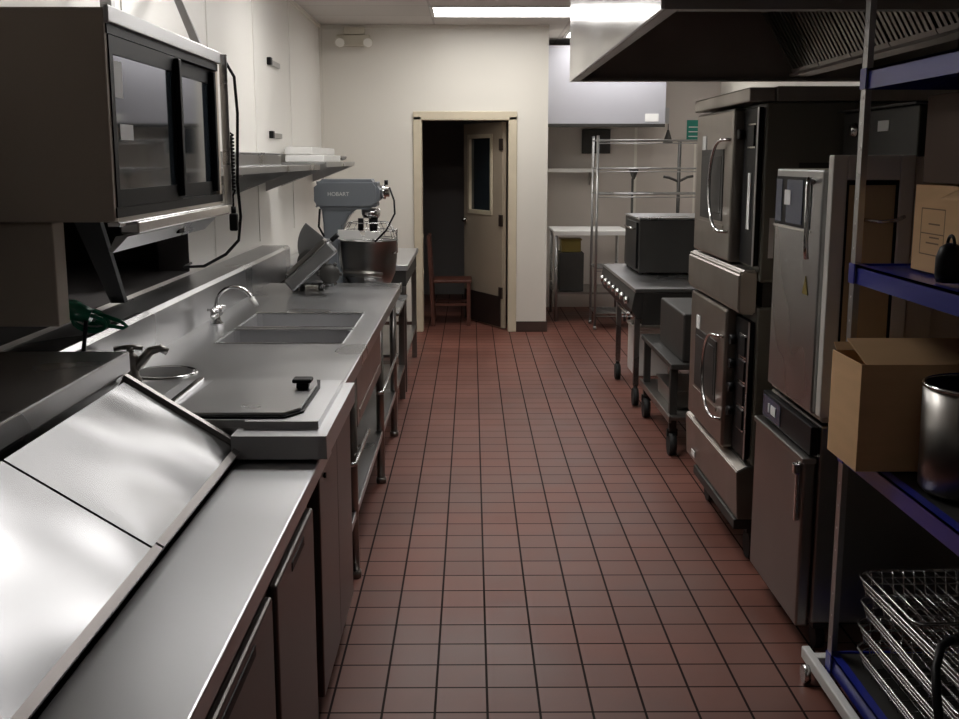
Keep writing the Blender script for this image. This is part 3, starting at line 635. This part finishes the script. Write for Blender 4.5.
MB('dark').box(1.25, 1.5, OY0_ - .004, OY0_ - .001, 1.55, 1.57).box(1.25, 1.5, OY0_ - .004, OY0_ - .001, 1.50, 1.52).box(1.25, 1.5, OY0_ - .004, OY0_ - .001, 1.60, 1.62).build('side_vent', t)

# ---------------------------------------------------------------- holding cabinets
t = thing('holding_cabinet', (1.5, 3.75, 0), 'lower steel holding cabinet standing on the floor beside the double oven', 'cabinet', 'stacked holding cabinets')
KX, KY0, KY1 = 1.12, 3.42, 4.02
MB('steel_dark').box(KX, 1.85, KY0, KY1, .12, .79, .006).build('body', t)
dr = MB('steel_dark').box(1.075, KX - .003, KY0 + .02, KY1 + .03, .10, .675, .008).box(1.068, KX - .003, KY0 + .015, KY1 + .03, .66, .68, .004).build('door', t)
MB('chrome').box(1.06, 1.074, KY0 + .04, KY0 + .06, .46, .66, .004).box(1.05, 1.074, KY0 + .035, KY0 + .065, .62, .655, .004).build('handle', dr)
MB('chrome').box(1.085, KX - .003, KY1 + .032, KY1 + .04, .55, .60).build('hinge', dr)
p_ = MB('black').box(1.09, KX - .002, KY0 + .01, KY1, .69, .785, .004).build('control_panel', t)
MB('blue_display').box(1.087, 1.0895, KY1 - .24, KY1 - .02, .70, .775).build('display_field', p_)
MB('paper').box(1.084, 1.0868, KY1 - .19, KY1 - .13, .722, .755).box(1.084, 1.0868, KY1 - .11, KY1 - .095, .722, .755).build('display', p_)
for y in (KY0 + .08, KY1 - .08):
    for x in (1.17, 1.8):
        c = MB('dark').box(x - .025, x + .025, y - .03, y + .03, .08, .119).build('caster', t); MB('rubber').cyl((x - .015, y, .041), (x + .015, y, .041), .04).build('wheel', c)
t = thing('holding_cabinet', (1.5, 3.75, .80), 'upper steel holding cabinet with tall door, stacked on the lower one', 'cabinet', 'stacked holding cabinets')
MB('steel_side').box(KX, 1.85, KY0, KY1, .80, 1.60, .006).build('body', t)
dr = MB('steel').box(1.085, KX - .003, KY0 + .01, KY1 - .07, .83, 1.60, .006).build('door', t)
MB('black').box(1.0815, 1.0845, KY0 + .12, KY1 - .08, 1.41, 1.575).build('control_window', dr)
MB('blue_display').box(1.0795, 1.081, KY1 - .16, KY1 - .09, 1.42, 1.565).build('button_field', dr); MB('blue_display').box(1.0795, 1.081, KY0 + .2, KY0 + .38, 1.42, 1.565).build('button_field', dr)
MB('paper').box(1.0775, 1.079, KY0 + .33, KY0 + .40, 1.48, 1.53).build('label', dr)
MB('chrome').box(1.0795, 1.0845, KY0 + .10, KY1 - .07, 1.40, 1.407).build('panel_edge', dr)
MB('chrome').tube([(1.083, KY0 + .09, 1.56), (1.062, KY0 + .085, 1.57), (1.058, KY0 + .07, 1.55), (1.058, KY0 + .065, 1.36), (1.062, KY0 + .065, 1.32)], .008).build('handle', dr)
MB('yellow').prism([(KY0 + .10, 1.20), (KY0 + .16, 1.20), (KY0 + .13, 1.26)], 'x', 1.082, 1.0845).build('warning_sticker', dr)
g = MB('frame_grey').box(1.095, 1.14, KY0 - .05, KY0 - .004, .83, 1.645, .004).box(1.30, 1.345, KY0 - .05, KY0 - .004, .83, 1.645, .004).box(1.14, 1.30, KY0 - .05, KY0 - .004, 1.57, 1.645, .004).box(1.14, 1.30, KY0 - .05, KY0 - .004, .83, .92, .004).build('side_door', t)
MB('black').box(1.14, 1.148, KY0 - .046, KY0 - .01, .92, 1.57).box(1.292, 1.30, KY0 - .046, KY0 - .01, .92, 1.57).box(1.148, 1.292, KY0 - .046, KY0 - .01, 1.555, 1.57).build('gasket', g)
MB('reflect_pane').box(1.148, 1.292, KY0 - .04, KY0 - .02, .92, 1.555).build('pane', g)
MB('chrome').tube([(1.20, KY0 - .045, 1.45), (1.24, KY0 - .07, 1.445), (1.29, KY0 - .07, 1.45), (1.32, KY0 - .05, 1.46)], .006).build('latch', g)
MB('steel_side').box(1.35, 1.43, KY0 - .04, KY0 - .004, .83, 1.64, .004).build('side_panel', t)
t = thing('control_box', (1.6, 3.8, 1.61), 'dark metal control box with silver dial on top of the holding cabinets', 'control box')
MB('dark').box(1.38, 1.84, 3.46, 4.16, 1.611, 1.80, .006).box(1.36, 1.84, 3.44, 4.18, 1.80, 1.808, .002).build('housing', t)
MB('chrome').lathe([(0, -.02), (.02, -.02), (.026, -.004), (.026, 0), (0, 0)], (1.3795, 4.02, 1.735), 20, 'x').build('dial', t)
MB('paper').box(1.377, 1.3795, 3.70, 3.80, 1.725, 1.76).build('label', t)

# ---------------------------------------------------------------- blue shelving rack
RX0, RX1, RY0, RY1 = 1.10, 1.72, 1.75, 3.185
t = thing('shelving_rack', (1.4, 2.5, 0), 'boltless rack with grey posts and blue shelves at the right edge', 'shelving rack')
for i, (x, y) in enumerate(((RX0, RY1), (RX1, RY1), (RX0, RY0), (RX1, RY0))):
    sx_ = 1 if x == RX0 else -1; sy_ = -1 if y == RY1 else 1
    m = MB('steel', 'paper')
    m.box(x, x + .003 * sx_, y, y + .038 * sy_, 0.0, 2.40).box(x, x + .030 * sx_, y, y + .003 * sy_, 0.0, 2.40)
    m.use(1)
    z = .05
    while z < 2.38:
        m.cyl((x - .0015 * sx_, y + .022 * sy_, z), (x + .0005 * sx_, y + .022 * sy_, z), .0035, 8)
        m.cyl((x + .015 * sx_, y - .0015 * sy_, z), (x + .015 * sx_, y + .0005 * sy_, z), .0035, 8); z += .07
    m.build('post', t)
for z in (.135, .80, 1.335, 1.88):
    m = MB('blue')
    m.box(RX0 + .004, RX0 + .010, RY0 + .005, RY1 - .005, z - .055, z).box(RX0 + .004, RX0 + .030, RY0 + .005, RY1 - .005, z - .008, z)
    m.box(RX1 - .010, RX1 - .004, RY0 + .005, RY1 - .005, z - .055, z)
    m.box(RX0 + .010, RX1 - .010, RY1 - .011, RY1 - .005, z - .055, z).box(RX0 + .010, RX1 - .010, RY0 + .005, RY0 + .011, z - .055, z)
    m.box(RX0 - .004, RX0 - .0005, RY1 - .045, RY1, z - .055, z + .002)
    s_ = m.build('shelf_beam', t)
    MB('blue' if z > 1 else 'dark').box(RX0 + .030, RX1 - .010, RY0 + .011, RY1 - .011, z - .018, z - .006).build('shelf_panel', s_)

def carton(name, x0, x1, y0, y1, z0, z1, label, flap):
    t = thing(name, ((x0 + x1) / 2, (y0 + y1) / 2, z0), label, 'box')
    w = .004
    m = MB('board', 'board_in', 'ink').box(x0, x1, y0, y0 + w, z0, z1).box(x0, x1, y1 - w, y1, z0, z1).box(x0, x0 + w, y0 + w, y1 - w, z0, z1).box(x1 - w, x1, y0 + w, y1 - w, z0, z1).box(x0 + w, x1 - w, y0 + w, y1 - w, z0, z0 + w)
    if flap == 'print':
        m.use(2); yy0, yy1, a, b_ = y1 - .20, y1 - .05, z0 + .045, z0 + .165; q = .003
        for r in ((yy0, yy1, a, a + q), (yy0, yy1, b_, b_ + q), (yy0, yy0 + q, a, b_), (yy1 - q, yy1, a, b_), (yy0, yy1, a + .055, a + .055 + q), (yy0 + .03, yy1 - .04, a + .03, a + .034), (yy0 + .03, yy1 - .06, a + .045, a + .049), (yy0 + .03, yy1 - .05, a + .08, a + .084)): m.box(x0 - .0006, x0 - .0001, *r)
    m.build('body', t)
    if flap == 'open':
        L = .13
        MB('board').hexa([(x0 + .01, y0, z1 + .001), (x1 - .01, y0, z1 + .001), (x1 - .01, y0 + w, z1 + .001), (x0 + .01, y0 + w, z1 + .001), (x0 - .005, y0 + L * .85, z1 + L * .42), (x1, y0 + L * .85, z1 + L * .42), (x1, y0 + L * .85 + w, z1 + L * .42 - .004), (x0 - .005, y0 + L * .85 + w, z1 + L * .42 - .004)]).build('flap', t)
        MB('board').hexa([(x0 + w + .001, y0 + .01, z1 - .002), (x0 + w + .004, y0 + .01, z1 - .002), (x0 + w + .004, y1 - .01, z1 - .002), (x0 + w + .001, y1 - .01, z1 - .002), (x0 + .045, y0 + .02, z1 - .11), (x0 + .048, y0 + .02, z1 - .11), (x0 + .048, y1 - .02, z1 - .11), (x0 + .045, y1 - .02, z1 - .11)]).build('flap', t)
        MB('board').hexa([(x0 + .01, y1 - w, z1 + .001), (x1 - .01, y1 - w, z1 + .001), (x1 - .01, y1, z1 + .001), (x0 + .01, y1, z1 + .001), (x0 + .01, y1 + .02, z1 + .02), (x1 - .01, y1 + .02, z1 + .02), (x1 - .01, y1 + .024, z1 + .018), (x0 + .01, y1 + .024, z1 + .018)]).build('flap', t)
    if flap == 'print':
        MB('board').hexa([(x0, y0 + .01, z1 + .001), (x0 + w, y0 + .01, z1 + .001), (x0 + w, y1 - .30, z1 + .001), (x0, y1 - .30, z1 + .001), (x0 - .06, y0 + .02, z1 - .03), (x0 - .058, y0 + .02, z1 - .027), (x0 - .058, y1 - .30, z1 - .027), (x0 - .06, y1 - .30, z1 - .03)]).build('flap', t)
        MB('board').box(x0 + w, x1 - w, y0 + w, y1 - w, z1 - .006, z1 - .001).build('flap', t)
carton('cardboard_box', 1.035, 1.50, 2.86, 3.10, .802, 1.095, 'open cardboard box with raised flap overhanging the blue shelf edge', 'open')
carton('cardboard_box', 1.21, 1.60, 2.30, 3.02, 1.337, 1.565, 'printed cardboard carton on the blue shelf above the pot', 'print')
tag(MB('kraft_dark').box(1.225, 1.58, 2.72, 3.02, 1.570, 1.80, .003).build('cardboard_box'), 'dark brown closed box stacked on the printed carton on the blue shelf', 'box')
t = thing('stockpot', (1.285, 2.68, .802), 'dull aluminium stockpot on the blue shelf beside the open cardboard box', 'pot')
MB('steel_dark').lathe([(0, 0), (.135, 0), (.145, .012), (.148, .27), (.142, .27), (.140, .015), (0, .012)], (1.285, 2.68, .802), 48).build('body', t)
MB('chrome').torus((1.285, 2.68, 1.075), .147, .0055, n=48).build('rim', t)
t = thing('kettle', (1.21, 2.36, 1.337), 'black rounded kettle on the blue shelf, cut by the right edge', 'kettle')
# sits in front of the printed carton
t.location = (1.165, 2.66, 1.337)
MB('black').lathe([(0, 0), (.028, 0), (.033, .02), (.033, .06), (.025, .085), (.01, .095), (0, .095)], (1.160, 2.66, 1.337), 28).build('body', t)
MB('black').tube([(1.160, 2.66 + .02 * math.cos(a), 1.425 + .025 * math.sin(a)) for a in [PI * i / 8 for i in range(9)]], .004).build('handle', t)

# wire baskets on the bottom shelf
def rrect(x0, x1, y0, y1, r, z, n=6):
    p = []
    for cx_, cy_, a0 in ((x1 - r, y1 - r, 0), (x0 + r, y1 - r, 90), (x0 + r, y0 + r, 180), (x1 - r, y0 + r, 270)):
        for i in range(n + 1):
            a = math.radians(a0 + 90 * i / n); p.append((cx_ + r * math.cos(a), cy_ + r * math.sin(a), z))
    return p
BX0, BX1, BY0, BY1 = 1.145, 1.66, 2.34, 3.10
bz = .137
t = thing('wire_basket', (1.4, 2.7, bz), 'wire basket at the bottom of the nest on the rack floor shelf', 'basket', 'nested wire baskets on the bottom shelf')
m = MB('wire')
for z, i in ((.066, 0), (.048, .006), (.03, .012)): m.tube(rrect(BX0 + i, BX1 - i, BY0 + i, BY1 - i, .06, bz + z), .003 if z < .06 else .004, 6, closed=True)
m.build('rim', t)
m = MB('wire')
nx = 14
for k_ in range(nx):
    x = BX0 + .05 + (BX1 - BX0 - .1) * k_ / (nx - 1)
    m.tube([(x, BY0 + .006, bz + .066), (x, BY0 + .022, bz + .006), (x, BY1 - .022, bz + .006), (x, BY1 - .006, bz + .066)], .0022, 5)
for k_ in range(11):
    y = BY0 + .05 + (BY1 - BY0 - .1) * k_ / 10
    m.tube([(BX0 + .006, y, bz + .066), (BX0 + .022, y, bz + .003), (BX1 - .022, y, bz + .003), (BX1 - .006, y, bz + .066)], .0022, 5)
m.build('mesh', t)
b0 = t
for i, (dx, dy, dz, rz, lab) in enumerate(((.004, .01, .073, .6, 'wire basket second from the bottom of the nest on the rack floor shelf'),
                                   (-.002, .0, .146, -.8, 'wire basket third from the bottom of the nest on the rack floor shelf'),
                                   (.006, .015, .219, 1.5, 'topmost wire basket of the nest on the rack floor shelf'))):
    c = dup(b0, (1.4 + dx, 2.7 + dy, bz + dz), lab); c.rotation_euler = (0, 0, math.radians(rz))
t = thing('wire_rack', (1.4, 2.55, .395), 'loose wire oven grid lying aslant across the top of the nested baskets', 'wire rack')
m = MB('wire'); m.tube(rrect(1.16, 1.62, 2.62, 3.0, .03, .40), .004, 6, closed=True)
for k_ in range(13): m.tube([(1.16 + .46 * (k_ + 1) / 14, 2.62, .402), (1.16 + .46 * (k_ + 1) / 14, 3.0, .402)], .002, 5)
bmesh.ops.translate(m.bm, vec=(0, .08, .040), verts=m.bm.verts[:]); m.rotate((1.4, 2.75, .43), 'Y', -1.5).build('grid', t)
t = thing('spring_hose', (1.17, 2.4, .3), 'black bent hose handle hooked over the wire baskets', 'hose')
MB('black').tube([(1.085, 2.30, .16), (1.08, 2.32, .30), (1.082, 2.37, .39), (1.10, 2.43, .44), (1.14, 2.50, .462), (1.18, 2.54, .462), (1.20, 2.56, .455)], [.011] * 7, 10).build('tube', t)
MB('chrome').cyl((1.20, 2.56, .455), (1.225, 2.585, .448), .014).build('fitting', t)
# white dolly rail at floor
t = thing('dolly', (1.1, 2.9, 0), 'white steel dolly frame on the floor at the foot of the rack', 'dolly')
MB('white').box(1.065, 1.092, 2.30, 3.33, .045, .085, .005).box(1.092, 1.60, 3.26, 3.30, .045, .075, .004).box(1.60, 1.63, 2.30, 3.33, .045, .075, .004).build('frame', t)
for y in (2.42, 3.24):
    for x in (1.055, 1.615):
        MB('wire').cyl((x - .01, y, .03), (x + .01, y, .03), .029).build('wheel', t)

# ---------------------------------------------------------------- griddle, stand, countertop oven
t = thing('griddle', (1.45, 8.05, 0), 'flat-top gas griddle with chrome knobs on tall caster legs', 'griddle')
MB('dark').box(1.12, 1.85, 7.16, 8.95, .56, .775, .004).build('body', t)
MB('steel').box(1.07, 1.60, 7.15, 8.96, .776, .80, .004).box(1.60, 1.85, 7.8, 8.96, .776, .80).build('griddle_plate', t)
MB('steel_dark').box(1.60, 1.85, 7.15, 7.79, .776, .80).build('burner_top', t)
for x in (1.67, 1.78):
    for y in (7.3, 7.6): MB('dark').torus((x, y, .812), .045, .010, n=16, k=6).build('burner', t)
fp = MB('dark').prism([(1.07, .772), (1.119, .772), (1.119, .60), (1.085, .60), (1.05, .66)], 'y', 7.16, 8.95, .003).build('front_panel', t)
for i in range(7):
    y = 7.35 + i * .23
    MB('chrome').cyl((1.06, y, .705), (1.025, y, .70), .024, 14).build('knob', fp)
MB('chrome').tube([(1.06, 7.2, .64), (1.03, 7.2, .63), (1.03, 7.7, .63)], .009).build('rail', fp)
for y in (7.24, 8.15):
    for x in (1.10, 1.80):
        l = MB('steel').box(x - .018, x + .018, y - .018, y + .018, .14, .559 if x > 1.13 else .599).build('leg', t)
        MB('rubber').cyl((x - .018, y, .061), (x + .018, y, .061), .06).cyl((x, y, .06), (x, y, .14), .014).build('caster', l)
t = thing('countertop_oven', (1.5, 8.45, .801), 'black boxy countertop oven with pale top standing on the griddle', 'oven')
MB('dark').box(1.225, 1.84, 8.05, 8.80, .815, 1.20, .006).build('body', t)
MB('steel').box(1.22, 1.845, 8.045, 8.805, 1.2005, 1.215, .004).build('top', t)
MB('black').box(1.208, 1.2245, 8.10, 8.60, .84, 1.18, .004).build('door', t)
MB('chrome').tube([(1.19, 8.13, 1.13), (1.19, 8.57, 1.13)], .008).cyl((1.19, 8.15, 1.13), (1.208, 8.15, 1.13), .006).cyl((1.19, 8.55, 1.13), (1.208, 8.55, 1.13), .006).build('handle', t)
for x in (1.25, 1.80):
    for y in (8.09, 8.76): MB('rubber').cyl((x, y, .801), (x, y, .815), .015).build('foot', t)
t = thing('equipment_stand', (1.5, 6.4, 0), 'low dark wheeled equipment stand between the double oven and griddle', 'stand')
MB('dark').box(1.09, 1.88, 5.90, 6.98, .50, .53, .004).build('top', t)
MB('steel_dark').box(1.09, 1.88, 5.90, 6.98, .215, .235, .003).box(1.085, 1.10, 5.90, 6.98, .20, .24, .003).build('shelf', t)
for y in (5.98, 6.9):
    for x in (1.12, 1.84):
        l = MB('dark').box(x - .02, x + .02, y - .02, y + .02, .14, .499).build('leg', t)
        MB('rubber').cyl((x - .02, y, .066), (x + .02, y, .066), .065).box(x - .03, x + .03, y - .012, y + .012, .11, .15).build('caster', l)
tag(MB('dark').box(1.16, 1.8, 5.95, 6.7, .531, .80, .01).build('fryer_body'), 'dark metal appliance box on the low wheeled stand', 'appliance')
tag(MB('steel_dark').box(1.14, 1.6, 6.10, 6.6, .236, .33, .01).box(1.13, 1.61, 6.09, 6.61, .33, .342, .003).build('sheet_pan'), 'grey covered pan on the lower shelf of the wheeled stand', 'pan')
tag(MB('white').box(1.24, 1.50, 8.25, 8.62, .001, .36, .012).box(1.23, 1.51, 8.24, 8.63, .36, .385, .006).build('storage_bin'), 'pale storage bin on the floor under the griddle', 'bin')

# ---------------------------------------------------------------- alcove beyond
t = thing('exhaust_hood', (1.4, 11.8, 2.0), 'smaller bright stainless hood on the back wall of the alcove', 'hood')
m = MB('hood_far').box(XA + .02, 2.0, 11.6, 11.62, 2.0, 2.78).box(1.98, 2.0, 11.62, YB - .005, 2.0, 2.78).box(XA + .02, XA + .04, 11.62, YB - .005, 2.0, 2.78).box(XA + .04, 1.98, 11.62, YB - .005, 2.76, 2.78).build('canopy', t)
MB('dark').box(XA + .02, 2.0, 11.595, 11.64, 1.965, 1.999, .003).build('bottom_lip', t)
MB('paper').box(1.79, 1.93, 11.594, 11.599, 2.02, 2.10).build('label', t)
MB('steel').box(2.002, 2.04, 11.6, 11.7, 2.0, 2.16).build('bracket', t)
# wire shelving unit
t = thing('wire_shelving', (1.7, 10.85, 0), 'tall chrome wire shelving unit in the alcove right of the white wall end', 'shelving')
for x in (1.20, 2.25):
    for y in (10.62, 11.03):
        MB('wire_far').cyl((x, y, .03), (x, y, 1.85), .013, 12).cyl((x, y, 0), (x, y, .03), .018, 12).cyl((x, y, 1.85), (x, y, 1.858), .016, 12).build('post', t)
for z in (.16, .60, 1.31, 1.55, 1.815):
    m = MB('wire_far'); m.tube([(1.20, 10.62, z), (2.25, 10.62, z)], .0065, 8).tube([(1.20, 11.03, z), (2.25, 11.03, z)], .0065, 8).tube([(1.20, 10.62, z), (1.20, 11.03, z)], .0065, 8).tube([(2.25, 10.62, z), (2.25, 11.03, z)], .0065, 8)
    m.tube([(1.20, 10.62, z - .03), (2.25, 10.62, z - .03)], .005, 6)
    if z < 1:
        for k_ in range(24): m.tube([(1.24 + k_ * .042, 10.62, z + .008), (1.24 + k_ * .042, 11.03, z + .008)], .003, 5)
        m.box(1.21, 2.24, 10.63, 11.02, z - .004, z + .003)
    else:
        for k_ in range(8): m.tube([(1.25 + k_ * .13, 10.62, z + .005), (1.25 + k_ * .13, 11.03, z + .005)], .0025, 5)
    m.build('shelf', t)
t = thing('work_table', (1.2, 11.5, 0), 'white-edged steel table in the alcove behind the wire shelving', 'table')
MB('white').box(.83, 1.60, 11.14, 11.16, .88, .925, .004).box(.83, 1.60, 11.16, 11.95, .905, .925).build('top', t)
for x in (.86, 1.57):
    for y in (11.18, 11.9): MB('steel').cyl((x, y, 0), (x, y, .904), .017).build('leg', t)
MB('steel_dark').box(.85, 1.58, 11.17, 11.92, .28, .30).build('shelf', t)
tag(MB('yellow').box(.92, 1.12, 11.28, 11.5, .70, .82, .01).box(.91, 1.13, 11.27, 11.51, .82, .835).build('tub'), 'dull yellow tub on a dark crate under the white-edged alcove table', 'tub')
tag(MB('dark').box(.90, 1.15, 11.25, 11.55, .301, .699, .01).build('crate'), 'dark crate under the yellow tub below the alcove table', 'crate')
t = thing('wall_shelf', (1.0, 12.1, 1.5), 'short white-edged wall shelf at the left of the alcove back wall', 'shelf')
MB('white').box(.74, 1.35, 11.95, 11.97, 1.50, 1.54, .003).build('edge', t); MB('steel_dark').box(.74, 1.35, 11.97, YB, 1.515, 1.53).build('board', t)
for x in (.80, 1.3): MB('steel_dark').prism([(YB - .001, 1.514), (12.0, 1.514), (YB - .001, 1.36)], 'x', x - .006, x + .006).build('bracket', t)
tag(MB('dark').box(1.21, 1.52, YB - .05, YB, 1.70, 1.96, .006).build('wall_panel'), 'dark square panel fixed on the alcove back wall above the shelving', 'panel')
t = thing('coat_stand', (2.13, 11.6, 0), 'dark pole with two arms standing behind the wire shelving', 'stand')
MB('dark').cyl((2.15, 11.55, .03), (2.15, 11.55, 1.82), .018).cyl((2.15, 11.55, 0), (2.15, 11.55, .03), .16, 24).build('pole', t)
MB('dark').tube([(1.99, 11.55, 1.46), (2.05, 11.55, 1.45), (2.15, 11.55, 1.41), (2.24, 11.55, 1.455), (2.30, 11.55, 1.465)], .014, 8).build('arm', t)
tag(MB('dark').tube([(1.60, 11.06, 0), (1.60, 11.06, 1.45)], .013, 10).lathe([(.012, 0), (.05, .10), (0, .10)], (1.61, 11.06, 1.44), 16).build('spray_pole'), 'dark upright pole with cone-shaped head right of the alcove table', 'pole')
tag(MB('dark').lathe([(.055, 0), (.02, .11), (.012, .14), (0, .14)], (2.06, 11.75, 1.80), 20).tube([(2.06, 11.75, 1.93), (2.06, 11.75, 2.0), (2.041, 11.72, 2.05)], .004, 6).build('lamp_guard'), 'small dark cone hanging below the right end of the alcove hood', 'lamp guard')
tag(MB('green_sign', 'paper').box(2.36, 2.58, YB - .008, YB, 1.84, 2.06).use(1).box(2.38, 2.56, YB - .010, YB - .0085, 1.93, 1.94).box(2.38, 2.56, YB - .010, YB - .0085, 1.98, 1.99).box(2.38, 2.56, YB - .010, YB - .0085, 1.88, 1.89).build('notice'), 'small green notice on the alcove back wall beside the oven top', 'sign')
struct(MB('wall').box(1.79, 1.82, YB - .004, YB, .1, 1.98).box(2.45, 2.47, YB - .004, YB, .1, 1.8).build('trim_%d' % k)); k += 1

# ---------------------------------------------------------------- chair in the dark store room
t = thing('dining_chair', (-.30, 11.0, 0), 'reddish wooden chair standing in the dark room behind the doorway', 'chair')
MB('wood').box(-.44, -.06, 10.85, 11.25, .43, .46, .01).build('seat', t)
for x, y, z in ((-.09, 10.88, .43), (-.09, 11.22, .43)): MB('wood').box(x - .018, x + .018, y - .018, y + .018, 0, z).build('leg', t)
for y in (10.87, 11.23): MB('wood').hexa([(-.46, y - .018, 0), (-.424, y - .018, 0), (-.424, y + .018, 0), (-.46, y + .018, 0), (-.50, y - .018, .90), (-.47, y - .018, .90), (-.47, y + .018, .90), (-.50, y + .018, .90)]).build('leg', t)
MB('wood').box(-.495, -.470, 10.89, 11.21, .76, .88, .005).box(-.485, -.462, 10.89, 11.21, .60, .66, .004).build('backrest', t)
MB('wood').box(-.42, -.10, 10.875, 10.895, .20, .225).box(-.42, -.10, 11.21, 11.23, .20, .225).build('stretcher', t)
t.location.x += .06
